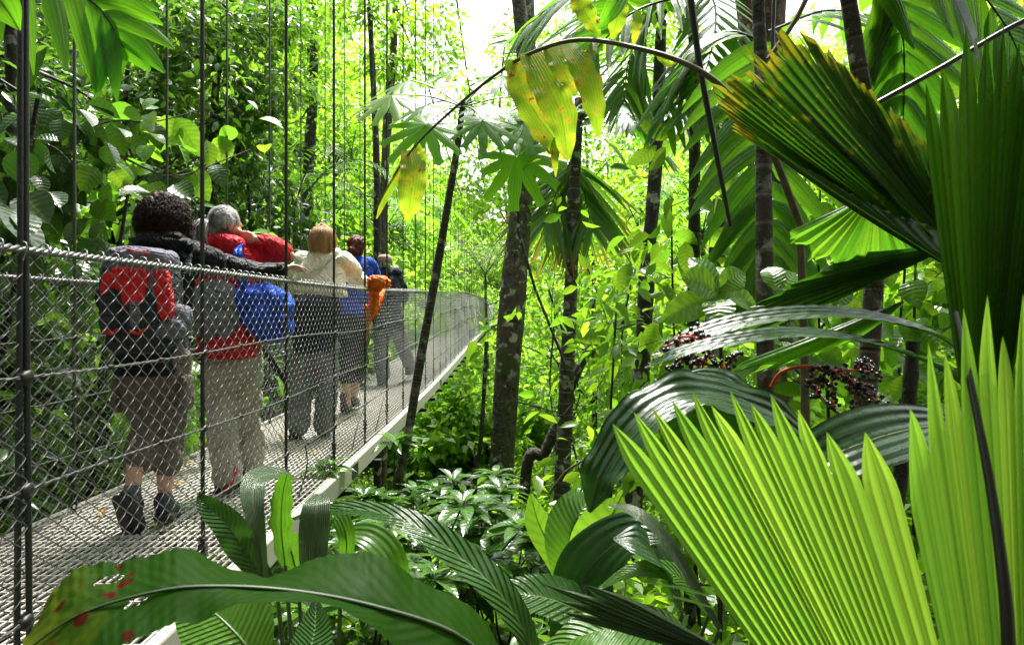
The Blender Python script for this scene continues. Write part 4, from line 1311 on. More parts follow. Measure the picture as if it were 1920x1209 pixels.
cs, rs = [], []
for i in range(210):                       # thicket on the left bank
    y = r.uniform(4, 30); x = -4.3 - r.random() ** 1.3 * (1.5 + y * .75)
    R_ = r.uniform(.7, 1.5)
    if gap(x, y, R_ * .8): continue
    hh = r.uniform(-.5, 2.5 + y * .32)
    cs.append([x, y, float(ground_z(x, y)) + hh]); rs.append(R_)
ds, dr = [], []
for i in range(120):
    y = r.uniform(4, 14); x = -4.0 - r.random() * (1 + y * .55)
    ds.append([x, y, float(ground_z(x, y)) + r.uniform(0, 3.5 + y * .35)]); dr.append(r.uniform(.6, 1.2))
leafmass('dark_bank_growth', 'leaf_dark', np.array(ds), dr, 260, .26, T_LONG, seed=17)  # larger dark leaves whose colour also deepens the thicket shading
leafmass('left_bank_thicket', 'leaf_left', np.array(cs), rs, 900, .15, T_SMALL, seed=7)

cs, rs = [], []
for i in range(200):                       # thicket on the right bank
    y = r.uniform(7, 30); x = 1.6 + r.random() * (y * .78) 
    R_ = r.uniform(.7, 1.5)
    hh = r.uniform(0, 3 + y * .38)
    if x < y * .16: hh = r.uniform(0, 3)
    cs.append([x, y, float(ground_z(x, y)) + hh]); rs.append(R_)
leafmass('right_bank_thicket', 'leaf_mid', np.array(cs), rs, 900, .15, T_SMALL, seed=8)

cs, rs = [], []
for i in range(150):                       # unseen foliage added behind the viewer to block low sky light
    y = r.uniform(-16, -5); x = r.uniform(-22, 22); R_ = r.uniform(1.2, 2.2)
    cs.append([x, y, float(ground_z(x, y)) + r.uniform(.5, 6)]); rs.append(R_)
leafmass('sky_block_foliage', 'leaf_dark', np.array(cs), rs, 500, .28, T_TINY, seed=12)

mb = MB()                                  # bare twigs and hanging vines tangled through the thickets
for i in range(420):
    y = r.uniform(6, 26); left = r.random() < .45
    x = (-4.3 - r.random() * y * .55) if left else r.uniform(.2, y * .75)
    z = float(ground_z(x, y)) + r.uniform(.3, 7)
    L = r.uniform(.8, 2.6); d = norm(r.normal(size=3) * [1, .6, .8])
    if r.random() < .3: d = np.array([r.normal(0, .06), 0, -1.0]); L *= 1.6
    p0 = np.array([x, y, z]); q = [p0, p0 + d * L * .4 + r.normal(0, .10 * L, 3), p0 + d * L * .75 + r.normal(0, .12 * L, 3), p0 + d * L]
    w = r.uniform(.006, .022)
    tube(mb, catmull(q, 10), np.linspace(w, w * .35, 10), 5, cap=False)
tag(mb.build('tangled_twigs', M['bark_dark']), kind='stuff')
# ------------------------------------------------------------------ trunks one can tell apart
def px_trunk(name, label, pts, w_px, mat, cat='tree', wob=.12, crown=None, crown_mat='leaf_mid', lsize=.14, epi=None, sides=14, down=True, per=14):
    """trunk through photo points (x,y,Y) with widths in photo px; runs on into the ground"""
    pw = [P(*q) for q in pts]
    rad = [w * .5 * q[2] / FPX for w, q in zip(w_px, pts)]
    if down:
        e = pw[-1] + (pw[-1] - pw[-2]) * .3
        gz = float(ground_z(e[0], e[1])) - .1
        if gz < e[2]:
            pw.append(np.array([e[0], e[1], gz])); rad.append(rad[-1] * 1.15)
    t = thing(name, label, cat, pw[-1])
    c = catmull(np.hstack([pw, np.array(rad)[:, None]]), 60)
    mb = MB()
    L = np.linspace(0, 1, 60)
    rr_ = c[:, 3] * (1 + wob * vnoise(np.stack([L * 40, L * 0 + sum(ord(k) for k in label) % 17, L * 0], 1)))
    tube(mb, c[:, :3], np.maximum(rr_, .003), sides)
    mb.build('trunk', M[mat], t)
    if crown:
        r_ = np.random.default_rng(len(label) * 7 + int(pts[0][0]))
        mb = MB(); brs = MB()
        for (x, y, Y, R_, n) in crown:
            cc = P(x, y, Y); s = 10
            d = norm(r_.normal(size=(s, 3))); q = cc + d * R_ * .65
            near = c[np.argmin(np.linalg.norm(c[:, :3] - cc, axis=1)), :3]
            for e in q[:5]:
                tube(brs, catmull([near, (near + e) / 2 + r_.normal(0, .08 * R_, 3), e], 8), np.linspace(rad[0] * .35 + .004, .003, 8), 5)
            clusters(mb, T_SMALL, q, np.full(s, R_ * .42), n // s, lsize, .35, r=r_)
        brs.build('branch', M[mat], t)
        mb.build('crown', M[crown_mat], t)
    if epi:
        r_ = np.random.default_rng(9)
        mb = MB(); k = r_.integers(8, 58, epi); d = norm(r_.normal(size=(epi, 3)) * [1, 1, .2] + [0, -.5, 0])
        cs = c[k, :3] + d * c[k, 3:4]
        clusters(mb, T_SMALL, cs, np.full(epi, .07), 9, .055, .3, r=r_)
        tag(mb.build('epiphytes', M['leaf_mid'], t), 'small epiphyte leaves growing on the bark', kind='stuff')
    return t

px_trunk('tree', 'mossy thick trunk with small epiphytes standing at the vanishing end of the bridge', [(966, -60, 8.4), (984, 120, 8.4), (992, 260, 8.4), (976, 400, 8.4), (958, 600, 8.4), (945, 800, 8.4), (938, 950, 8.4), (930, 1110, 8.4)],
         [26, 30, 38, 44, 52, 48, 46, 50], 'bark', epi=34, wob=.06)
px_trunk('tree', 'pale thin trunk rising close against the mossy thick trunk at the top', [(990, -60, 8.6), (994, 60, 8.6), (1000, 180, 8.6), (998, 270, 8.6), (976, 420, 8.55), (958, 620, 8.5)], [20, 20, 18, 16, 16, 14], 'bark_pale')
px_trunk('tree', 'straight dark trunk between the browning palm and the dark fronds', [(1240, 40, 7.0), (1230, 300, 7), (1214, 500, 7), (1203, 700, 7), (1190, 900, 7), (1180, 1120, 7)],
         [20, 26, 29, 31, 32, 34], 'bark_dark', epi=6, crown=[(1230, -60, 7, .9, 900)])
px_trunk('tree', 'broad reddish mossy trunk behind the dark frond at top right', [(1425, -60, 6.2), (1432, 150, 6.2), (1450, 350, 6.2), (1465, 560, 6.2), (1475, 800, 6.2)], [95, 92, 84, 70, 64], 'bark_brown')
px_trunk('tree', 'short dark trunk right of the round-leaved sapling under the frond', [(1355, 300, 6.6), (1345, 450, 6.6), (1338, 620, 6.6), (1330, 900, 6.6)], [26, 30, 32, 34], 'bark_dark')
px_trunk('tree', 'black trunk at the left edge behind the nearest cable', [(14, -60, 6), (26, 120, 6), (20, 300, 6), (24, 460, 6), (20, 900, 6)], [26, 28, 26, 30, 34], 'bark_dark')
px_trunk('tree', 'dark leaning trunk above the curly haired walker', [(436, -40, 10), (424, 60, 10), (404, 170, 10), (398, 400, 10)], [12, 13, 14, 16], 'bark_dark', crown=[(430, 20, 10, 1.3, 1500), (330, 80, 9.5, 1.3, 1500), (480, 120, 10, 1.1, 1200)], crown_mat='leaf_left')
px_trunk('tree', 'forked dark trunk above the blonde walker', [(590, -30, 14), (588, 150, 14), (578, 320, 14), (574, 460, 14), (572, 560, 14)], [12, 18, 22, 26, 26], 'bark_dark', crown=[(600, 20, 14, 1.6, 1800), (540, 180, 14, 1.2, 900)], crown_mat='leaf_mid')
px_trunk('tree', 'slender dark trunk above the auburn haired walker', [(690, -30, 12), (698, 120, 12), (706, 300, 12), (708, 480, 12), (708, 620, 12)], [9, 11, 13, 15, 15], 'bark_dark', crown=[(690, 40, 12.5, 1.2, 1200)])
px_trunk('tree', 'lichen-speckled trunk just right of the slender dark trunk', [(742, -30, 13), (738, 90, 13), (730, 180, 13), (722, 320, 13), (718, 520, 13)], [10, 14, 18, 16, 16], 'bark', crown=[(760, 60, 14, 1.3, 1200)])
px_trunk('tree', 'thin pale trunk in the leaves left of the forked trunk', [(512, 20, 13), (508, 200, 13), (506, 360, 13), (505, 520, 13)], [6, 8, 10, 10], 'bark_pale')
px_trunk('tree', 'crooked dark tree leaning right in the valley behind the palm trunk', [(1250, 520, 11), (1180, 590, 11), (1130, 620, 11), (1085, 690, 11), (1050, 780, 11), (1020, 850, 11), (985, 900, 11)], [7, 12, 17, 18, 18, 20, 22], 'bark_dark', crown=[(1200, 560, 11, .8, 500)])
px_trunk('tree', 'thin dark sapling trunk just left of the mossy thick trunk', [(912, 640, 10), (906, 760, 10), (900, 840, 10), (890, 930, 10)], [7, 8, 9, 10], 'bark_dark')
px_trunk('tree', 'dark trunk at far right behind the hanging fruit', [(1712, 640, 4), (1705, 740, 4), (1690, 880, 4), (1680, 1000, 4)], [24, 26, 26, 28], 'bark_dark')
px_trunk('tree', 'grey branch-scarred trunk at the upper right corner', [(1880, -30, 5), (1888, 80, 5), (1884, 200, 5), (1870, 420, 5)], [14, 15, 18, 20], 'bark')
px_trunk('fallen_branch', 'bare pale branch slanting below the hanging fruit', [(1490, 690, 2.8), (1540, 745, 2.8), (1600, 800, 2.8)], [6, 8, 9], 'bark_pale', cat='branch', down=False)
px_trunk('fallen_branch', 'thin yellowish broken twig beside the foot of the palm trunk', [(1030, 925, 5.5), (1060, 885, 5.5), (1095, 862, 5.5)], [5, 5, 4], 'stem_brown', cat='branch', down=False)

# shrubs and trees of the left bank, seen over and through the far rail
shrub('broad_leaf_tree', 'tree with large wet grey-sheened leaves at the left edge', 'tree', -3.3, 4.3, 3.9, 1.2, 70, 4, .27, T_BROAD, 'leaf_grey', .035, .30, nlim=9, seed=21, droop=.6, lean=(.3, 0))
shrub('broad_leaf_tree', 'tree with bright backlit oval leaves above the curly haired walker', 'tree', -3.2, 5.0, 4.2, 1.1, 80, 4, .26, T_BROAD, 'leaf_broad', .03, .30, nlim=9, seed=22, droop=.5, lean=(.45, 0))
shrub('broad_leaf_tree', 'tree with long pointed green leaves behind the grey haired walker', 'tree', -3.1, 6.0, 4.4, 1.1, 110, 5, .28, T_LONG, 'leaf_broad', .03, .32, nlim=10, seed=23, droop=.5)
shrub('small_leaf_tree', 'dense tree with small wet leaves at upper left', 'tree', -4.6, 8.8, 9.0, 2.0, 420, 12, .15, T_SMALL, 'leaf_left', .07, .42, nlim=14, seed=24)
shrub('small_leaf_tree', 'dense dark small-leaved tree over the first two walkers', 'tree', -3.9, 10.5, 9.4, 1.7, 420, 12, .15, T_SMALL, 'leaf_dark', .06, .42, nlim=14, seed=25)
shrub('small_leaf_tree', 'airy bright tree rising left of the cream jacket', 'tree', -4.6, 15, 11.5, 2.2, 420, 12, .18, T_SMALL, 'leaf_mid', .08, .5, nlim=14, seed=26)
shrub('small_leaf_tree', 'airy bright tree whose crown hangs above the middle of the bridge', 'tree', -5.6, 21, 14, 3.0, 420, 12, .22, T_SMALL, 'leaf_mid', .1, .6, nlim=14, seed=27, lean=(-.6, 0))
shrub('bush', 'dark wet bush pressed against the far rail at the left edge', 'bush', -3.15, 3.4, 2.0, .7, 70, 7, .17, T_LONG, 'leaf_dark', .015, .25, nlim=8, seed=28, stems=2)
shrub('bush', 'bush with bright green blades behind the backpack', 'bush', -3.2, 4.4, 2.4, .7, 70, 6, .20, T_LONG, 'leaf_left', .015, .25, nlim=8, seed=29, stems=2)
shrub('bush', 'bush seen between the first two walkers', 'bush', -3.2, 5.6, 2.7, .7, 110, 8, .13, T_SMALL, 'leaf_left', .015, .25, nlim=8, seed=30, stems=2)
shrub('bush', 'bright bush behind the beige trousers and umbrella', 'bush', -3.3, 7.4, 3.2, .8, 130, 9, .14, T_SMALL, 'leaf_mid', .015, .28, nlim=8, seed=31, stems=2)
shrub('bush', 'low glossy bush beside the far deck edge at lower left', 'bush', -3.0, 2.6, 1.0, .6, 40, 6, .17, T_LONG, 'leaf_dark', .012, .22, nlim=7, seed=32, stems=2)
for i, (x, y) in enumerate(((-5.0, 3.4), (-5.6, 5.2), (-6.6, 7.0))):
    shrub('small_leaf_tree', ['dark tree at the far left behind the black trunk', 'dark tree with dense crown above the left rail', 'tall dark tree deep in the left thicket'][i], 'tree', x, y, 6.5, 1.6, 330, 11, .15, T_SMALL, ['leaf_dark', 'leaf_left', 'leaf_left'][i], .06, .40, nlim=12, seed=40 + i)
# right bank
shrub('small_leaf_tree', 'bright small-leaved tree behind the two palm trunks', 'tree', 2.6, 13, 8.5, 2.0, 420, 12, .16, T_SMALL, 'leaf_mid', .07, .5, nlim=12, seed=50)
shrub('small_leaf_tree', 'bright tree behind the dark arching frond', 'tree', 4.6, 9.5, 9.0, 2.0, 420, 12, .16, T_SMALL, 'leaf_mid', .07, .5, nlim=12, seed=51)
shrub('small_leaf_tree', 'bright tree at the right edge behind the fan blades', 'tree', 5.6, 7.4, 7.0, 1.9, 380, 11, .15, T_SMALL, 'leaf_mid', .07, .45, nlim=12, seed=52)
shrub('small_leaf_tree', 'tall bright tree over the valley right of the mossy trunk', 'tree', 2.6, 22, 15, 3.2, 460, 12, .24, T_SMALL, 'leaf_mid', .1, .7, nlim=14, seed=53)
shrub('bush', 'leafy bright bush in the valley between the two leaning trunks', 'bush', -.2, 10.5, 3.2, 1.1, 200, 10, .12, T_SMALL, 'leaf_mid', .02, .3, nlim=9, seed=54, stems=3)
shrub('bush', 'leafy bright bush right of the mossy trunk foot', 'bush', 1.3, 7.6, 2.4, 1.0, 180, 10, .11, T_SMALL, 'leaf_mid', .02, .3, nlim=9, seed=55, stems=3)
shrub('bush', 'bright bush behind the palm trunk foot', 'bush', 2.0, 8.4, 3.0, 1.2, 200, 10, .12, T_SMALL, 'leaf_mid', .02, .3, nlim=9, seed=56, stems=3)
shrub('small_leaf_tree', 'tall bright tree closing the gap above the end of the bridge', 'tree', .6, 34, 21, 4.5, 480, 12, .32, T_SMALL, 'leaf_mid', .12, .9, nlim=14, seed=58, lean=(-1.0, 0))
shrub('small_leaf_tree', 'tall bright tree behind the silvery fronds at the top', 'tree', 5.5, 30, 20, 4.5, 480, 12, .32, T_SMALL, 'leaf_mid', .12, .9, nlim=14, seed=59)
# glossy whorled saplings
r = np.random.default_rng(77)
SP = [(700, 905, 4.6), (760, 890, 4.9), (820, 905, 4.4), (860, 945, 4.2), (895, 1005, 4.0), (1000, 975, 4.6), (1010, 1010, 4.2), (790, 960, 3.9), (730, 985, 3.8), (850, 1000, 3.7), (660, 950, 4.2), (915, 1045, 3.8), (1000, 1030, 3.9), (690, 1040, 3.4), (800, 1050, 3.3)]
for i, (x, y, Y) in enumerate(SP):
    y += 35; x += 15
    c0 = P(x, y, Y)
    b = np.array([c0[0] + r.normal(0, .15), c0[1] + r.normal(0, .15), float(ground_z(c0[0], c0[1]))])
    t = thing('whorled_sapling', 'wet sapling with whorls of glossy pointed leaves below the bridge edge', 'sapling', b, 'glossy whorled saplings below the bridge edge')
    ms, ml = MB(), MB()
    for q in range(4):
        e = c0 + (r.normal(0, 1, 3) * [.26, .22, .14] if q else 0)
        st = catmull([b, (b + e) / 2 + r.normal(0, .06, 3), e], 12)
        tube(ms, st, np.linspace(.010, .004, 12), 6)
        for lev, (sz, n) in enumerate(((.20, 8), (.15, 5))):
            n_ = n; a = np.linspace(0, 2 * np.pi, n_, endpoint=False) + r.uniform(0, 6)
            f = np.stack([np.cos(a), np.sin(a), np.full(n_, .18 + lev * .5) + r.normal(0, .15, n_)], 1)
            scatter(ml, T_LONG, np.repeat((e + [0, 0, lev * .02])[None], n_, 0), f, np.array([0, 0, 1.0]) + r.normal(0, .15, (n_, 3)), sz * r.uniform(.8, 1.15, n_), 1.25)
    ms.build('stem', M['stem_dark'], t); ml.build('foliage', M['leaf_whorl'], t)

# unseen trees added behind and beside the viewer to shade the near scene
def canopy(label, x, y, cx, cy, cz, rx, ry, rz, n, seed, mat='leaf_dark', ls=.20):
    r_ = np.random.default_rng(seed)
    b = np.array([x, y, float(ground_z(x, y)) - .1]); top = np.array([cx, cy, cz])
    t = thing('added_shade_tree', label, 'tree', b)
    mb = MB(); ax = catmull([b, b + [.1, 0, 2.5], (b + top) / 2 + [0, 0, 1.5], top], 24)
    tube(mb, ax, np.linspace(.17, .06, 24), 10)
    cs = []
    for i in range(n):
        d = norm(r_.normal(size=3)) * r_.uniform(.3, 1) ** .5 * [rx, ry, rz]
        e = top + d
        if i % 2 == 0:
            q = ax[r_.integers(13, 24)]
            tube(mb, catmull([q, (q + e) / 2 + [0, 0, .3], e], 8), np.linspace(.05, .01, 8), 5)
        cs.append(e)
    mb.build('trunk', M['bark_dark'], t)
    mb = MB(); clusters(mb, T_SMALL, np.array(cs), np.full(n, .55), 46, ls, .3, r=r_, flat=.4)
    mb.build('crown', M[mat], t)
canopy('unseen tree added on the left bank to shade the near end of the bridge', -6.5, -.5, -3.6, 2.6, 6.3, 3.4, 4.6, .9, 190, 201)
canopy('unseen tree added to shade the dark fan blades at the right', 5.2, 1.0, 3.0, 2.6, 5.2, 1.9, 3.2, .8, 110, 202)
canopy('unseen tree added behind the viewer to shade the foreground', -1.0, -4.5, -.8, -3.2, 5.6, 3.4, 2.6, .8, 90, 203)
# ------------------------------------------------------------------ palms with visible trunks
GZ = lambda p_: np.array([p_[0], p_[1], float(ground_z(p_[0], p_[1])) - .05])
r = np.random.default_rng(101)

t = px_trunk('palm_tree', 'slim ringed palm with a skirt of browning leaflets hanging by its trunk', [(1086, 185, 9), (1078, 330, 9), (1072, 500, 9), (1063, 700, 9), (1053, 930, 9), (1048, 1050, 9)], [17, 22, 24, 28, 31, 33], 'palm_trunk', wob=.02)
top = P(1084, 225, 9)
for (x, y, dY, mt, ang) in ((1260, 300, .4, 'palm', 60), (1240, 120, .6, 'palm_silver', 60), (1150, 40, .3, 'palm', 60), (950, 60, .8, 'palm', 55), (1190, 230, -1.0, 'palm_silver', 60), (960, 240, -.6, 'palm', 55), (1290, 210, -.3, 'palm_silver', 60)):
    e = P(x, y, 9 + dY); mid = (top + e) / 2 + [0, 0, .28]
    frond('frond', t, [top, mid, e], .62, 17, mt, 62, .35, .038, face=(0, -.35, 1), rr=.018, tw=.3, r=r)
for (x, y, dY) in ((1020, 420, -.2), (1110, 430, -.2), (1068, 450, .2)):
    frond('dead_frond', t, [P(1076, 290, 9.15), P((1076 + x) / 2, 350, 9.1), P(x, y, 9.1 + dY)], .95, 15, 'palm_dead', 48, .30, .030, face=(0, -1, .3), rr=.015, tw=.3, r=r)

# dark stemmed palm carrying the big arching frond
t = px_trunk('palm_tree', 'near black palm stem in front of the broad arching frond', [(1418, -60, 3.6), (1428, 150, 3.6), (1432, 350, 3.6), (1434, 590, 3.6), (1436, 780, 3.6), (1436, 1000, 3.6)], [22, 26, 30, 33, 30, 32], 'palm_trunk', wob=.02)
t['_m'] = 1
frond('frond', t, [P(1452, -20, 4.0), P(1448, 120, 3.95), P(1446, 260, 3.9), P(1444, 400, 3.85), P(1446, 520, 3.8)], .60, 13, 'palm', 78, .50, .050, face=(0, -1, .15), rr=.012, tw=.12, r=r, start=.15, prof=lambda s: 1.05 - .45 * s)
frond('frond', t, [P(1436, 80, 4.2), P(1360, 60, 4.3), P(1290, 110, 4.4), P(1250, 230, 4.4)], .42, 14, 'palm', 60, .5, .030, face=(0, -.5, 1), rr=.010, tw=.2, r=r)
frond('frond', t, [P(1440, 60, 4.2), P(1560, 20, 4.4), P(1680, 60, 4.6), P(1760, 160, 4.7)], .5, 14, 'palm', 60, .5, .034, face=(0, -.5, 1), rr=.010, tw=.2, r=r)

# hanging bright frond along the top
t = thing('palm_tree', 'palm whose bright backlit leaflets hang from the top edge above the dark trunk', 'palm', GZ(P(1560, 0, 3.2)))
stemtube('trunk', t, [GZ(P(1560, 0, 3.2)), P(1640, 500, 3.25), P(1600, 60, 3.2), P(1560, -120, 3.1)], [.05, .04, .03], 'palm_trunk')
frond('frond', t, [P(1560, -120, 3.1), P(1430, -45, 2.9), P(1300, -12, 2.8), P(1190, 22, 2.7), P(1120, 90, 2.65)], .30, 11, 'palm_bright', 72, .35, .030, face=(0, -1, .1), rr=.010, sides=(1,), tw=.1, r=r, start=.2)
frond('frond', t, [P(1560, -120, 3.1), P(1660, -60, 3.3), P(1694, 80, 3.35), P(1692, 290, 3.35)], .50, 12, 'palm', 58, .12, .052, face=(0, -1, .1), rr=.008, tw=.12, r=r, start=.2)
frond('frond', t, [P(1560, -120, 3.1), P(1760, -80, 3.0), P(1880, 40, 3.0), P(1930, 160, 3.0)], .40, 11, 'palm', 58, .3, .036, face=(0, -1, .3), rr=.008, tw=.12, r=r, start=.2)
stemtube('petiole', t, [P(1292, -30, 2.5), P(1312, 120, 2.5), P(1342, 280, 2.5), P(1370, 425, 2.5)], [.013, .011, .007], 'stem_dark')
stemtube('petiole', t, [P(1525, -30, 2.6), P(1490, 40, 2.6), P(1440, 112, 2.6)], [.010, .009], 'stem_brown')

# yellowing frond on a long curved rachis
t = thing('yellowing_palm', 'arched palm leaf with tattered yellow green blades hanging before the mossy trunk', 'palm', GZ(P(1500, 400, 2.6)))
rach = [P(1500, 420, 2.6), P(1440, 270, 2.5), P(1360, 170, 2.45), P(1290, 122, 2.45), P(1200, 92, 2.5), P(1090, 75, 2.6), P(1000, 98, 2.7), P(930, 140, 2.8), P(850, 205, 2.9), P(780, 272, 3.0), P(735, 335, 3.0), P(700, 400, 3.0)]
stemtube('trunk', t, [GZ(P(1500, 400, 2.6)), P(1510, 800, 2.6), rach[0]], [.02, .014], 'stem_brown')
stemtube('rachis', t, rach, [.014, .011, .009, .007, .005, .003], 'stem_brown', 60)
for pts, hw in (
    ([(962, 112, 2.75), (985, 180, 2.72), (1030, 250, 2.72), (1062, 285, 2.74)], [.006, .042, .050, .045, .006]),
    ([(992, 98, 2.72), (1025, 160, 2.66), (1052, 220, 2.64), (1064, 300, 2.66)], [.006, .050, .055, .042, .004]),
    ([(1030, 90, 2.68), (1055, 130, 2.64), (1080, 180, 2.64)], [.006, .036, .030, .004]),
    ([(1060, 82, 2.66), (1092, 130, 2.6), (1112, 190, 2.58), (1122, 255, 2.6)], [.006, .036, .040, .030, .003]),
    ([(768, 282, 3.02), (775, 320, 2.98), (770, 370, 2.97), (764, 415, 3.0)], [.006, .042, .046, .036, .003]),
    ([(760, 290, 3.02), (745, 330, 3.0), (722, 372, 3.0), (706, 410, 3.0)], [.004, .014, .012, .003]),
    ([(782, 270, 3.0), (792, 290, 3.0), (798, 305, 3.0)], [.004, .014, .003]),
    ([(1072, -25, 2.6), (1098, 25, 2.58), (1124, 68, 2.6)], [.010, .032, .028, .003]),
    ([(1165, -25, 2.6), (1158, 30, 2.58), (1148, 74, 2.6)], [.010, .026, .024, .003]),
    ([(1196, 20, 2.6), (1192, 55, 2.58), (1188, 84, 2.6)], [.006, .016, .012, .003]),
    ([(1120, 78, 2.6), (1104, 100, 2.56), (1090, 96, 2.56)], [.006, .014, .010, .003]),
    ([(1225, 96, 2.5), (1250, 120, 2.5), (1268, 118, 2.5)], [.004, .010, .003]),
):
    ribbon('blade', t, [P(*q) for q in pts], [max(hw) * .75] + [h * 1.25 for h in hw[1:-1]] + [max(hw) * .25], 'yellow', face=(.15, -1, .15), n=40, cols=9, fold=.12, wave=.10, wn=3, seed=pts[0][0], rib=False, edge=.16)
ribbon('blade', t, [P(1175, -30, 2.6), P(1150, 15, 2.56), P(1122, 55, 2.56)], [.02, .034, .028, .003], 'palm_bright', face=(.15, -1, .15), n=18, cols=7, rib=False)
ribbon('dry_tip', t, [P(1040, 258, 2.72), P(1040, 290, 2.71), P(1042, 332, 2.72)], [.004, .018, .014, .002], 'yellow', face=(.1, -1, 0), n=14, cols=5, rib=False)
tag(t.children[-1], 'brown dry tip')

# thin leaning tree with palmate leaves
t = px_trunk('palmate_tree', 'thin banded leaning tree with a whorl of palmate leaves crossing in front of the bridge', [(868, 190, 5.0), (860, 260, 5.0), (842, 370, 5.0), (820, 500, 5.0), (790, 665, 5.0), (762, 830, 5.0), (735, 950, 5.0), (712, 1040, 5.0)], [10, 13, 14, 16, 17, 17, 18, 20], 'ring_trunk', wob=.05)
apex = P(867, 200, 5.0)
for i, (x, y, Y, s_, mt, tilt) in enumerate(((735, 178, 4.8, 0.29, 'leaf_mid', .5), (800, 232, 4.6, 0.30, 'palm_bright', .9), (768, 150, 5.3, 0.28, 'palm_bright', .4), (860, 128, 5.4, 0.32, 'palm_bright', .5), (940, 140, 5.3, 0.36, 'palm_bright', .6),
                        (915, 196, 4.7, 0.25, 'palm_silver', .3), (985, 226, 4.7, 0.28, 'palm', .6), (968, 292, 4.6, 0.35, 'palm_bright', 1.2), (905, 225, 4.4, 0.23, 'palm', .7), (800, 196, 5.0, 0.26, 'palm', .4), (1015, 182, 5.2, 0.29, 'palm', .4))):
    c0 = P(x, y, Y); out = norm((c0 - apex) * [1, 1, .3])
    nf = norm(np.array([0, -1.3 * tilt, 1.0]) + out * .3 * tilt)
    ax = norm(out - nf * np.dot(out, nf)); bx = np.cross(nf, ax)
    tips = []
    for a in np.linspace(-150, 150, 10):
        L = s_ * (1.0 if abs(a) < 100 else .75) * r.uniform(.9, 1.08)
        tips.append(c0 + (ax * math.cos(R(a)) + bx * math.sin(R(a))) * L - nf * .06 * L / .2)
    pt = stemtube('petiole', t, [apex, (apex + c0) / 2 + [0, 0, .03], c0], [.006, .004], 'stem')
    fan('leaf', pt, c0, tips, mt, split=.45, blunt=.42, r0=.02, pleat=.004, npl=1, nr=12, facec=nf, rag=.06, seed=i, droop=.06)

# feathery small palms beyond the people
def feather_palm(label, x, y, z0, h, n, L, mat, seed, w=.016, nl=26, ll=.34):
    r_ = np.random.default_rng(seed)
    b = np.array([x, y, float(ground_z(x, y))]); top = np.array([x + r_.normal(0, .1), y, z0])
    t = thing('feather_palm', label, 'palm', b)
    stemtube('trunk', t, [b, (b + top) / 2 + [.05, 0, 0], top], [.06, .045], 'palm_trunk')
    for i in range(n):
        a = 2 * np.pi * i / n + r_.normal(0, .2)
        d = np.array([math.cos(a), math.sin(a), 0]); up = r_.uniform(.4, .9)
        frond('frond', t, [top, top + d * L * .4 + [0, 0, L * up * .5], top + d * L * .8 + [0, 0, L * (up * .5 - .02)], top + d * L * 1.1 + [0, 0, L * (up * .3 - .25)]], ll, nl, mat, 62, .3, w, face=(0, 0, 1), rr=.012, tw=.2, r=r_, nl=4)
    return t
feather_palm('feathery palm left of the slender trunks behind the blonde walker', -3.6, 12.0, 2.0, 0, 10, 1.9, 'palm', 5)
feather_palm('feathery bright palm right above the farthest walker', -3.2, 17.0, 2.2, 0, 10, 2.2, 'palm_bright', 6)
feather_palm('silvery small palm beyond the far end of the walkers', -4.6, 24.0, 3.4, 0, 10, 2.4, 'palm_silver', 7, .03)
feather_palm('feathery palm in the valley right of the browning palm', 3.4, 12.0, 1.5, 0, 10, 1.8, 'palm_bright', 8)
feather_palm('pale feathery palm between mossy trunk and bridge end', -.9, 26.0, 1.8, 0, 10, 2.2, 'palm_silver', 9, .03)
feather_palm('low feathery palm right under the bright sapling', 4.3, 8.2, -.8, 0, 9, 1.5, 'palm', 10)

# leaf sprays at the top left corner
t = thing('fan_palm', 'palm with broad bright leaflets hanging over the upper left corner', 'palm', GZ(P(-420, 0, 3.0)))
stemtube('trunk', t, [GZ(P(-420, 0, 3.0)), P(-380, 300, 3.0), P(-300, -100, 3.0)], [.06, .05], 'palm_trunk')
frond('frond', t, [P(-300, -100, 3.0), P(-120, -120, 2.9), P(60, -60, 2.8), P(180, 10, 2.75), P(232, 90, 2.75)], .36, 9, 'palm_bright', 55, .32, .040, face=(.1, -1, .1), rr=.010, tw=.2, r=r, start=.25)
frond('frond', t, [P(-300, -100, 3.0), P(-100, -160, 3.1), P(120, -60, 3.1), P(230, -10, 3.1)], .30, 8, 'palm', 60, .3, .036, face=(.1, -1, .3), rr=.010, tw=.2, r=r, start=.3)
ribbon('leaf', t, [P(-60, -60, 1.5), P(0, 0, 1.48), P(38, 58, 1.5)], [.01, .035, .03, .002], 'palm_bright', face=(.1, -1, .2), n=18, cols=7)

# round-leaved sapling
c0 = P(1345, 560, 2.9)
t = thing('sapling', 'sapling with big bright oval leaves left of the near black palm stem', 'sapling', GZ(c0))
stemtube('stem', t, [GZ(c0), P(1355, 800, 2.95), c0], [.012, .006], 'stem_dark')
for (x0, y0, x1, y1, hw, dz) in ((1345, 552, 1278, 522, .072, -.05), (1342, 560, 1236, 604, .062, -.1), (1345, 540, 1290, 484, .05, .1), (1340, 560, 1352, 612, .066, -.12), (1350, 545, 1398, 515, .055, .05), (1352, 540, 1345, 500, .04, .1), (1360, 560, 1420, 575, .05, .15), (1460, 560, 1492, 512, .065, .1), (1455, 545, 1440, 500, .05, .1), (1345, 548, 1315, 500, .045, .15)):
    a, b = P(x0, y0, 2.9), P(x1, y1, 2.9 + dz)
    ribbon('leaf', t, [a, (a + b) / 2 + [0, -.01, .015], b], [.004, hw * .8, hw, hw * .75, .002], 'leaf_broad', face=(r.normal(0, .25), -1, .35), n=18, cols=9, fold=.12, wave=.05, rib=False)

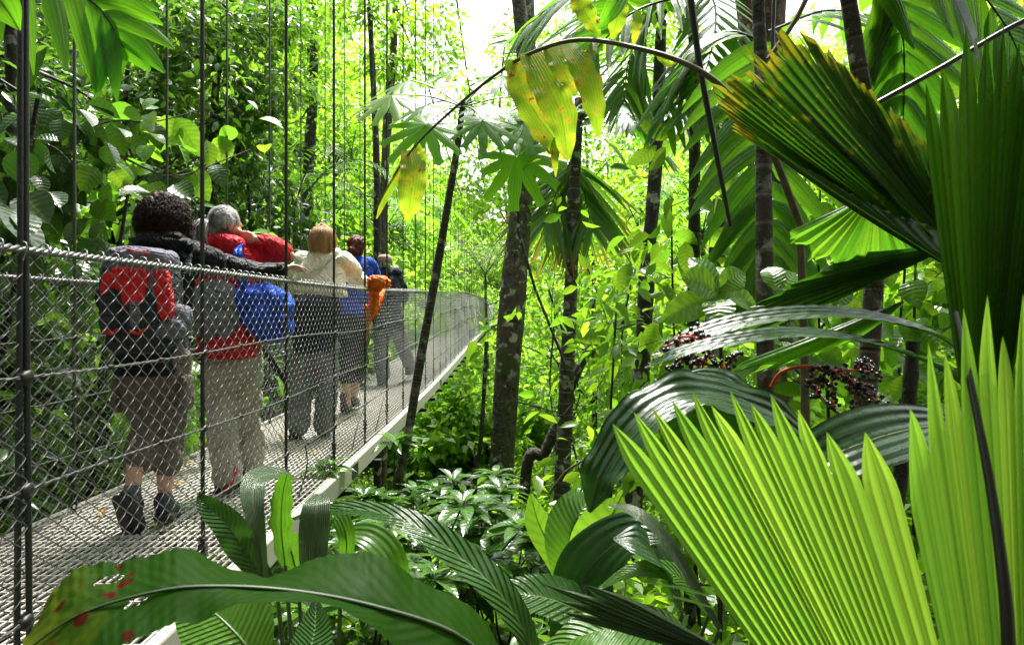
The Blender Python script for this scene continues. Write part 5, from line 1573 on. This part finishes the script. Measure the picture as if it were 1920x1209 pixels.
# understory plants with broad leaves right of centre, seen between blades
for i, (x, y, h, lab, mt, sz, tp) in enumerate(((1.9, 4.2, 2.6, 'broad-leaved plant glowing right of the hanging fruit', 'leaf_broad', .26, T_BROAD), (2.6, 4.6, 3.4, 'broad-leaved plant behind the right fan blades', 'leaf_broad', .26, T_BROAD), (1.25, 4.6, 2.6, 'leafy plant around the foot of the near black palm stem', 'leaf_broad', .20, T_MED), (2.9, 5.4, 5.2, 'tall broad-leaved plant at the upper right behind the dark fan', 'leaf_broad', .28, T_BROAD), (.6, 4.4, 1.5, 'low leafy plant between mossy trunk and wet black leaves', 'leaf_mid', .12, T_SMALL))):
    shrub('broad_leaf_plant', lab, 'plant', x, y, h + 1.2, .7, 46 if i < 4 else 90, 5, sz, tp, mt, .016, .28, nlim=8, seed=60 + i, droop=.5)

# ------------------------------------------------------------------ dark fruiting fan plant at the right
b0 = np.array([1.45, 1.75, float(ground_z(1.45, 1.75))])
t = thing('fruiting_palm', 'dark wet understory palm with long arching blades and black berries on red stalks', 'palm', b0)
stemtube('trunk', t, [b0, P(1850, 1150, 1.8), P(1845, 900, 1.75), P(1840, 720, 1.7)], [.05, .04, .03], 'palm_trunk')
# two frayed lobes pointing up-left
C = P(1835, 525, 1.55)
tp = [(1385, 262), (1362, 228), (1345, 196), (1368, 172), (1432, 172)]
fan('leaf', t, C, [P(x, y, 1.75) for x, y in tp], 'fan_frayed', splits=[.5, .97, .97, .62, .95], blunt=.85, r0=.04, pleat=.006, npl=3, nr=30, curve=.06, rag=.06, seed=1)
tp = [(1396, 128), (1440, 92), (1490, 102), (1548, 148), (1596, 196), (1650, 240), (1700, 290)]
fan('leaf', t, P(1842, 520, 1.58), [P(x, y, 1.72) for x, y in tp], 'fan_frayed', splits=[.9, .97, .6, .97, .9, .55, .9], blunt=.75, r0=.04, pleat=.006, npl=3, nr=30, curve=.05, rag=.06, seed=2)
tp = [(1410, 296), (1440, 320), (1500, 350), (1560, 385), (1620, 415), (1690, 440)]
fan('leaf', t, P(1835, 530, 1.50), [P(x, y, 1.62) for x, y in tp], 'fan_dark', split=.93, blunt=.7, r0=.04, pleat=.005, npl=2, nr=20, curve=.04, rag=.02, seed=3)
# lobe behind, lower left
tp = [(1395, 640), (1400, 610), (1430, 580), (1480, 550), (1560, 510)]
fan('leaf', t, P(1800, 455, 1.85), [P(x, y, 2.0) for x, y in tp], 'fan_dark', split=.92, blunt=.3, r0=.04, pleat=.006, npl=2, nr=20, curve=.03, rag=.05, seed=4)
tp = [(1400, 700), (1440, 705), (1490, 690), (1545, 672), (1600, 650)]
fan('leaf', t, P(1700, 560, 1.9), [P(x, y, 1.95) for x, y in tp], 'palm', split=.9, blunt=.4, r0=.04, pleat=.006, npl=2, nr=20, curve=.03, rag=.08, seed=5)
tp = [(1490, 460), (1530, 490), (1580, 500), (1640, 500), (1700, 490)]
fan('leaf', t, P(1640, 360, 1.9), [P(x, y, 1.95) for x, y in tp], 'palm', split=.9, blunt=.3, r0=.04, pleat=.006, npl=2, nr=20, curve=.03, rag=.08, seed=6)
# long arching wet blades
ribbon('leaf', t, [P(1850, 740, 1.7), P(1790, 650, 1.6), P(1690, 608, 1.5), P(1560, 590, 1.42), P(1420, 600, 1.38), P(1300, 632, 1.36), P(1222, 668, 1.35)], [.004, .026, .030, .032, .030, .026, .003], 'gloss', face=(.1, -.45, 1), n=60, cols=9, fold=.25, ripple=.0012, rip_n=26)
ribbon('leaf', t, [P(1850, 760, 1.65), P(1760, 690, 1.5), P(1640, 645, 1.4), P(1500, 628, 1.3), P(1380, 640, 1.25), P(1270, 665, 1.24), P(1210, 690, 1.25)], [.004, .020, .026, .028, .025, .019, .003], 'gloss', face=(.1, -.35, 1), n=60, cols=9, fold=.25, ripple=.0012, rip_n=26)
ribbon('leaf', t, [P(1850, 800, 1.7), P(1740, 800, 1.6), P(1620, 830, 1.5), P(1520, 880, 1.45), P(1440, 960, 1.42)], [.006, .05, .075, .07, .05, .004], 'gloss', face=(.0, -.8, .8), n=50, cols=9, fold=.2, ripple=.001)
ribbon('leaf', t, [P(1600, 960, 1.7), P(1500, 820, 1.65), P(1380, 755, 1.6), P(1270, 745, 1.55), P(1190, 800, 1.5), P(1130, 890, 1.48), P(1105, 960, 1.48)], [.006, .05, .062, .064, .060, .055, .042, .004], 'gloss', face=(-.2, -.7, .9), n=70, cols=13, fold=.25, wave=.14, ripple=.0006, rip_n=34)
ribbon('leaf', t, [P(1560, 900, 1.9), P(1450, 800, 1.85), P(1380, 740, 1.8), P(1320, 710, 1.78), P(1250, 720, 1.75)], [.006, .07, .08, .06, .03, .003], 'gloss', face=(-.1, -.6, .9), n=40, cols=9, ripple=.0015)
ribbon('leaf', t, [P(1480, 1030, 1.6), P(1380, 870, 1.62), P(1300, 830, 1.6), P(1230, 850, 1.6)], [.01, .07, .09, .07, .003], 'gloss', face=(.2, -1, .3), n=40, cols=9)
# fruit
def fruit(pts, subs, nb, seed, rb=.0062):
    r_ = np.random.default_rng(seed)
    o = stemtube('fruit_stalk', t, [P(*q) for q in pts], [.0055, .004], 'stem_red', 24)
    mb, ms = MB(), MB()
    for (x0, y0, x1, y1, Y) in subs:
        a, b = P(x0, y0, Y), P(x1, y1, Y + r_.normal(0, .02))
        c = catmull([a, (a + b) / 2 + [0, 0, .006], b], 10); tube(ms, c, np.linspace(.0035, .0018, 10), 5)
        for k in range(nb):
            s = c[r_.integers(2, 10)]; d = norm(r_.normal(size=3)) * r_.uniform(.008, .022)
            sellip(mb, s + d, (rb * r_.uniform(.75, 1.15),) * 3, 1.0, nu=6, nv=8)
            tube(ms, [s, s + d], .001, 4, cap=False)
    ms.build('red_twigs', M['stem_red'], o)
    tag(mb.build('berries', M['berry'], o), kind='stuff')
fruit([(1446, 725, 2.0), (1462, 700, 1.98), (1495, 688, 1.96), (1540, 688, 1.95), (1575, 700, 1.95), (1600, 722, 1.95)],
      [(1540, 690, 1600, 715, 1.95), (1560, 695, 1650, 700, 1.95), (1570, 700, 1640, 740, 1.95), (1575, 705, 1660, 765, 1.95), (1560, 700, 1560, 760, 1.95), (1550, 695, 1530, 740, 1.95), (1590, 715, 1610, 760, 1.95), (1600, 690, 1635, 685, 1.97), (1540, 690, 1520, 720, 1.95)], 26, 5)
fruit([(1440, 735, 2.05), (1400, 730, 2.0), (1350, 700, 1.95), (1310, 670, 1.9)],
      [(1310, 670, 1260, 690, 1.9), (1320, 675, 1290, 720, 1.9), (1340, 690, 1330, 660, 1.92), (1350, 700, 1380, 670, 1.92), (1350, 700, 1350, 750, 1.92), (1300, 665, 1270, 650, 1.9), (1370, 715, 1400, 760, 1.95), (1320, 680, 1300, 745, 1.92), (1290, 670, 1255, 715, 1.9)], 24, 6)
fruit([(1440, 745, 1.9), (1410, 742, 1.88), (1380, 750, 1.86)],
      [(1430, 742, 1400, 775, 1.85), (1410, 742, 1370, 765, 1.85), (1440, 750, 1450, 770, 1.85), (1380, 750, 1345, 775, 1.85), (1400, 745, 1420, 790, 1.85)], 20, 7)
fruit([(1370, 634, 1.32), (1340, 640, 1.32), (1300, 645, 1.32)], [(1320, 643, 1270, 632, 1.32), (1300, 645, 1245, 650, 1.32), (1330, 640, 1300, 628, 1.33)], 12, 8, .0045)
stemtube('petiole', t, [P(1960, 20, 2.1), P(1880, 60, 2.1), P(1760, 130, 2.1), P(1610, 212, 2.1)], [.008, .008], 'stem_dark')
ribbon('leaf', t, [P(1780, -30, 1.9), P(1800, 20, 1.88), P(1822, 70, 1.88), P(1832, 112, 1.9)], [.012, .026, .026, .02, .012], 'stripe', face=(.2, -.8, .6), n=20, cols=7, rib=False)

# tall dark fan blade rising at the right edge
t = thing('fan_palm', 'tall dark pleated fan blade standing upright at the right edge', 'palm', np.array([.98, 1.30, float(ground_z(.98, 1.3))]))
C = P(1850, 1000, 1.25)
tp = [(1712, 182), (1740, 155), (1784, 78), (1820, 98), (1852, 80), (1880, 110), (1912, 50), (1945, 70), (1975, 60)]
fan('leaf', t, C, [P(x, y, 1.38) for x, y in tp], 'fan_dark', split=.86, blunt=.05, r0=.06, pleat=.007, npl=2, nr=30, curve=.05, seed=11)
stemtube('petiole', t, [np.array([.98, 1.30, float(ground_z(.98, 1.3))]), P(1920, 1500, 1.27), C], [.014, .010], 'stem_dark')

# bright pleated fan in the foreground
b0 = np.array([.85, 1.0, float(ground_z(.85, 1.0))])
t = thing('fan_palm', 'fan palm with a bright backlit pleated blade filling the lower right corner', 'palm', b0)
C = P(1955, 1985, .80)
tp = [(1157, 796), (1198, 776), (1228, 768), (1263, 755), (1301, 735), (1351, 770), (1372, 735), (1440, 742), (1447, 745), (1497, 770), (1550, 815), (1621, 815), (1668, 860)]
tp = [(1157, 796), (1198, 774), (1230, 766), (1266, 752), (1303, 734), (1342, 764), (1374, 734), (1412, 758), (1449, 742), (1500, 770), (1552, 812), (1622, 812)]
Ys = np.linspace(1.16, 1.0, len(tp))
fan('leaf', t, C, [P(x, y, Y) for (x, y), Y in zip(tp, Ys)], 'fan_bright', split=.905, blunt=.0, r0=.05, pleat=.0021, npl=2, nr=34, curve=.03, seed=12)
tp = [(1689, 778), (1724, 655), (1756, 672), (1790, 592), (1830, 572), (1866, 640), (1897, 566), (1940, 560)]
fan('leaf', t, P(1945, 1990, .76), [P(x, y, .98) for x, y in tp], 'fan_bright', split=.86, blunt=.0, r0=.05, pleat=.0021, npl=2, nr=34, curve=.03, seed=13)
stemtube('petiole', t, [b0, P(1960, 2050, .79)], [.012, .009], 'stem')
stemtube('petiole', t, [P(1792, 585, .98), P(1820, 720, .93), P(1858, 920, .88), P(1885, 1120, .84), P(1895, 1300, .82)], [.003, .006, .0085], 'stem_dark')

# ------------------------------------------------------------------ broad spotted leaf across the bottom
b0 = np.array([.02, .95, float(ground_z(.02, .95))])
t = thing('broad_leaf_plant', 'plant with one huge dark leaf with rust spots across the lower left foreground', 'plant', b0)
stemtube('petiole', t, [b0, P(1000, 1700, .97), P(960, 1330, 1.0), P(940, 1262, 1.0)], [.012, .008], 'stem')
TOP = [(40, 1210), (60, 1180), (90, 1120), (130, 1075), (200, 1055), (260, 1047), (330, 1026), (370, 1032), (420, 1062), (500, 1083), (540, 1068), (600, 1042), (690, 1033), (740, 1050), (775, 1085), (830, 1108), (880, 1133), (915, 1168), (935, 1215), (945, 1262)]
MID = [(38, 1225), (150, 1150), (300, 1106), (420, 1098), (560, 1108), (700, 1135), (850, 1185), (946, 1265)]
BOT = [(40, 1250), (80, 1262), (150, 1250), (220, 1212), (290, 1183), (330, 1166), (370, 1170), (406, 1147), (444, 1132), (520, 1127), (600, 1128), (640, 1142), (700, 1175), (745, 1215), (850, 1275), (946, 1290)]
nx, ny = 190, 26
xs_ = np.linspace(944, 42, nx)
def yi(pl, x): return np.interp(x, [q[0] for q in pl], [q[1] for q in pl])
us = np.linspace(-1, 1, ny)
V = np.zeros((nx, ny, 3)); A = np.zeros((nx, ny, 3)); PX = np.zeros((nx, ny, 2))
for i, x in enumerate(xs_):
    v_ = i / (nx - 1)
    yt, ym, yb = yi(TOP, x), yi(MID, x), yi(BOT, x)
    jag = (3 + 9 * sstep(v_, .6, .85)) * float(vnoise(np.array([x * .09, x * .031, 1.0]), 3) + .5 * vnoise(np.array([x * .33, 2.0, 1.0]), 5))
    for j, u in enumerate(us):
        y = ym + (yt + jag - ym) * u if u > 0 else ym + (yb + jag * .6 - ym) * (-u)
        Yd = 1.0 + .06 * (1 - v_) - .10 * v_ + (.11 * abs(u) ** 1.3 if u > 0 else -.05 * abs(u)) + .003 * math.sin(x * .03 + u * 2)
        V[i, j] = P(x, y, Yd); A[i, j] = (u, v_, 0); PX[i, j] = (x, y)
F = grid_faces(nx, ny)
pc = PX.reshape(-1, 2)[F].mean(1)
keep = np.ones(len(F), bool)
for (hx, hy, ha, hb, hr) in ((205, 1087, 30, 7, -.25), (255, 1128, 26, 5, -.5)):
    dx = pc[:, 0] - hx; dy = pc[:, 1] - hy
    u_ = dx * math.cos(hr) + dy * math.sin(hr); w_ = -dx * math.sin(hr) + dy * math.cos(hr)
    keep &= (u_ / ha) ** 2 + (w_ / hb) ** 2 > 1
mb = MB(); mb.add(V.reshape(-1, 3), F[keep], A.reshape(-1, 3))
lf = mb.build('leaf', M['big_leaf'], t)
stemtube('midrib', lf, [P(x, y + 1, 1.0 + .06 * (x - 40) / 900 - .10 * (1 - (x - 40) / 900) - .003) for x, y in MID[::-1]], [.0045, .003, .0012], 'rib_dark', 50)

# ------------------------------------------------------------------ ribbed ginger-like plants along the bottom
def plant(label, cx, Y, leaves, stems=(), name='ginger_plant'):
    b = P(cx, 1300, Y); b = np.array([b[0], b[1], float(ground_z(b[0], b[1]))])
    t = thing(name, label, 'plant', b)
    for k, (pts, hw, mt, kw) in enumerate(leaves):
        q = [P(x, y, Y_) for x, y, Y_ in pts]
        w = [h * np.mean([a[2] for a in pts]) / FPX for h in hw]
        ribbon('leaf', t, q, w, mt, **dict(dict(n=46, cols=11, fold=.18, ripple=.0008, rip_n=24, seed=k), **kw))
        stemtube('stem', t, [b, b * .35 + q[0] * .65 + [.02, 0, -.02], q[0]], [.010, .005], 'stem')
    return t
plant('ginger plant with a bright ribbed wet leaf under the spotted leaf', 470, 1.45, [
    ([(500, 1260, 1.4), (440, 1185, 1.42), (385, 1135, 1.46), (325, 1095, 1.5)], [8, 66, 74, 50, 3], 'paddle', dict(face=(-.1, -.7, .9))),
    ([(560, 1300, 1.5), (575, 1240, 1.5), (590, 1180, 1.55), (592, 1120, 1.6)], [6, 36, 32, 3], 'paddle_dark', dict(face=(.2, -1, .3)))])
plant('clump of upright wet leaves before the end of the deck beam', 545, 1.75, [
    ([(495, 1100, 1.7), (486, 1010, 1.7), (474, 940, 1.72), (482, 898, 1.78), (520, 888, 1.85), (560, 900, 1.9)], [8, 12, 20, 24, 20, 3], 'stripe', dict(face=(.2, -.7, 1))),
    ([(520, 1110, 1.72), (470, 1050, 1.7), (430, 990, 1.66), (390, 950, 1.64), (372, 925, 1.64)], [8, 24, 30, 20, 3], 'paddle_dark', dict(face=(-.2, -.6, .9))),
    ([(535, 1060, 1.8), (528, 990, 1.8), (530, 930, 1.8), (538, 888, 1.8)], [6, 17, 20, 17, 10], 'palm', dict(face=(.1, -1, .1), edge=.25)),
    ([(590, 1120, 1.8), (588, 1060, 1.78), (590, 1000, 1.76), (594, 950, 1.78), (600, 925, 1.84)], [4, 22, 28, 28, 24, 12], 'stripe', dict(face=(.0, -1, .7))),
    ([(640, 1100, 1.85), (650, 1010, 1.85), (625, 960, 1.85), (600, 990, 1.82), (610, 1050, 1.8)], [6, 16, 20, 18, 3], 'palm', dict(face=(.2, -.6, .8))),
    ([(560, 1090, 1.9), (545, 1030, 1.9), (520, 990, 1.9)], [6, 24, 26, 3], 'paddle', dict(face=(.1, -1, .1))),
    ([(590, 1140, 1.9), (520, 1090, 1.85), (470, 1100, 1.8), (455, 1180, 1.78)], [6, 14, 18, 3], 'stripe', dict(face=(-.2, -.5, .9)))])
plant('ginger plant with a long arching wet leaf over the whorled saplings', 990, 1.7, [
    ([(1015, 1290, 1.6), (985, 1190, 1.6), (935, 1110, 1.62), (870, 1050, 1.66), (790, 992, 1.7), (710, 960, 1.75), (630, 955, 1.8), (538, 975, 1.84)], [5, 20, 30, 34, 34, 28, 22, 18, 2], 'paddle_dark', dict(face=(.1, -.6, 1), n=70)),
    ([(760, 1130, 1.9), (735, 1050, 1.9), (690, 1005, 1.92), (622, 1000, 1.95)], [6, 24, 30, 24, 3], 'palm', dict(face=(.1, -.7, .8))),
    ([(1200, 1240, 1.9), (1120, 1165, 1.9), (1020, 1120, 1.9), (900, 1108, 1.9)], [8, 44, 54, 44, 3], 'paddle_dark', dict(face=(0, -.5, 1))),
    ([(1320, 1215, 1.7), (1220, 1175, 1.68), (1110, 1185, 1.66), (1000, 1235, 1.64)], [8, 40, 44, 34, 3], 'paddle', dict(face=(0, -.6, 1)))])
plant('clump of folded glossy leaves between mossy trunk and bright fan', 1110, 2.1, [
    ([(1050, 1200, 2.1), (1062, 1080, 2.1), (1070, 1000, 2.1), (1095, 950, 2.12), (1135, 920, 2.2)], [6, 22, 44, 48, 36, 3], 'paddle', dict(face=(.1, -.7, .8))),
    ([(1080, 1130, 2.15), (1110, 1040, 2.1), (1140, 980, 2.05), (1165, 930, 2.05)], [6, 40, 58, 50, 4], 'leaf_broad', dict(face=(.2, -1, .2))),
    ([(1070, 1120, 2.2), (1040, 1040, 2.2), (1010, 980, 2.2), (995, 925, 2.2)], [6, 20, 26, 22, 3], 'leaf_broad', dict(face=(-.3, -1, .1))),
    ([(1040, 1220, 2.0), (1075, 1120, 1.98), (1120, 1050, 1.95), (1190, 1000, 1.9), (1260, 1010, 1.88)], [8, 40, 60, 56, 36, 3], 'gloss', dict(face=(.1, -.7, .8))),
    ([(1280, 1150, 1.9), (1240, 1060, 1.85), (1200, 1020, 1.8), (1150, 1010, 1.8)], [8, 50, 60, 40, 3], 'gloss', dict(face=(.1, -.5, 1))),
    ([(1350, 1180, 1.7), (1280, 1060, 1.7), (1230, 990, 1.72), (1180, 955, 1.76), (1140, 948, 1.8)], [6, 12, 14, 12, 2], 'stripe', dict(face=(.1, -.7, .8))),
    ([(1330, 1150, 1.8), (1270, 1080, 1.8), (1190, 1070, 1.8), (1120, 1105, 1.8)], [6, 24, 24, 14, 3], 'paddle', dict(face=(0, -.5, 1)))])
# dark ribbed half-fan leaf at the bottom
b0 = np.array([.48, 1.35, float(ground_z(.48, 1.35))])
t = thing('fan_palm', 'dark silvery ribbed half-folded fan leaf left of the bright fan', 'palm', b0)
C = P(1440, 1265, 1.35)
tp = [(1330, 1110), (1180, 1096), (1100, 1090), (1020, 1088), (1048, 1118), (1052, 1138)]
fan('leaf', t, C, [P(x, y, 1.42) for x, y in tp[2:]], 'stripe', split=.8, blunt=.1, r0=.05, pleat=.006, npl=3, nr=24, curve=-.03, seed=15)
stemtube('petiole', t, [b0, C], [.01, .007], 'stem_dark')
for i, (x, y, x1, y1) in enumerate(((1340, 1120, 1200, 1090), (1340, 1140, 1215, 1112))):
    ribbon('leaf', t, [P(x, y, 1.4), P((x + x1) / 2, (y + y1) / 2 - 4, 1.4), P(x1, y1, 1.4)], [.002, .004, .003, .0005], 'palm_bright', face=(0, -.5, 1), n=12, cols=3, rib=False)

# ------------------------------------------------------------------ small things on the deck
r = np.random.default_rng(8)
FL = [(-1.98, 4.3), (-2.2, 4.9), (-1.7, 4.75), (-1.45, 5.3), (-1.9, 5.9), (-1.36, 6.6), (-1.28, 5.0), (-2.1, 6.6), (-1.3, 7.4), (-2.15, 3.7), (-1.5, 3.0), (-1.7, 8.4)]
for i, (x, y) in enumerate(FL):
    z = float(zd(y)) + .004
    mb = MB(); v, f, a = leaf_tpl(5, .55, .2, .12, 'ellip', 5)
    an = r.uniform(0, 6.28); s = r.uniform(.05, .085)
    v = v * s; v = np.stack([v[:, 0] * math.cos(an) - v[:, 1] * math.sin(an), v[:, 0] * math.sin(an) + v[:, 1] * math.cos(an), v[:, 2] + .012 * np.sin(v[:, 1] * 60)], 1)
    mb.add(v + [x, y, z + .008], f, a)
    tag(mb.build('fallen_leaf', M['fallen'], loc=(x, y, z)), 'small curled orange brown leaf lying on the pale deck grating', 'fallen leaf', 'fallen leaves on the deck')

# ------------------------------------------------------------------ grey-sheened leafy branch over the far rail at the left
r = np.random.default_rng(55)
b0 = P(-60, 500, 4.5); b0 = np.array([b0[0], b0[1], float(ground_z(b0[0], b0[1]))])
t = thing('broad_leaf_sapling', 'sapling whose wet grey oval leaves hang along a branch left of the dark curls', 'sapling', b0)
stemtube('stem', t, [b0, P(-80, 420, 4.5), P(-40, 200, 4.5), P(10, 160, 4.5)], [.03, .02, .012], 'bark_dark')
tw = [[(0, 150), (90, 205), (150, 238), (220, 226), (290, 228), (372, 208)], [(60, 200), (100, 262), (120, 320), (100, 375)], [(-30, 430), (60, 392), (140, 380), (230, 378), (330, 350)], [(150, 240), (240, 300), (330, 330), (420, 300), (470, 280)]]
for k, tp in enumerate(tw):
    pts = [P(x, y, 4.5 + .0022 * max(0, x)) for x, y in tp]
    stemtube('twig', t, pts, [.010, .004], 'stem_brown' if k > 1 else 'stem_dark', 24, 6)
    c = catmull(pts, 40)
    for q in range(9 if k < 2 else 7):
        p0 = c[int(4 + q * 35 / 9)]
        a = r.uniform(-2.6, -.5) if q % 2 else r.uniform(-1.9, -.9)
        L = r.uniform(.18, .30); d = np.array([math.cos(a), r.normal(0, .25), math.sin(a)])
        ribbon('leaf', t, [p0, p0 + d * L * .5 + [0, -.02, .02], p0 + d * L], [.004, L * .27, L * .33, L * .25, .003], ('leaf_grey', 'leaf_grey', 'leaf_broad')[q % 3], face=(r.normal(0, .35), -1, r.uniform(.2, 1.0)), n=16, cols=7, fold=.12, wave=.06, rib=False, seed=q)


# fronds that close the gap at the top
r = np.random.default_rng(91)
b0 = P(1290, 500, 4.6); b0 = np.array([b0[0], b0[1], float(ground_z(b0[0], b0[1]))])
t = thing('palm_tree', 'palm with long dark fronds reaching left across the bright gap at the top', 'palm', b0)
stemtube('trunk', t, [b0, P(1302, 300, 4.7), P(1296, -60, 4.7)], [.045, .035], 'palm_trunk')
for q, L, n_, mt in (([(1296, -60, 4.7), (1230, -30, 4.6), (1130, 20, 4.5), (1050, 110, 4.4)], .55, 17, 'palm'), ([(1296, -60, 4.7), (1200, -60, 5), (1080, -20, 5.2), (975, 60, 5.3)], .60, 17, 'palm'),
                 ([(1296, -60, 4.7), (1340, 10, 4.5), (1330, 110, 4.3), (1290, 210, 4.2)], .45, 15, 'palm'), ([(1296, -60, 4.7), (1220, 20, 4.9), (1180, 110, 5.0), (1170, 190, 5.0)], .45, 15, 'palm_silver')):
    frond('frond', t, [P(*k) for k in q], L, n_, mt, 60, .35, .026, face=(0, -.6, 1), rr=.010, tw=.25, r=r)
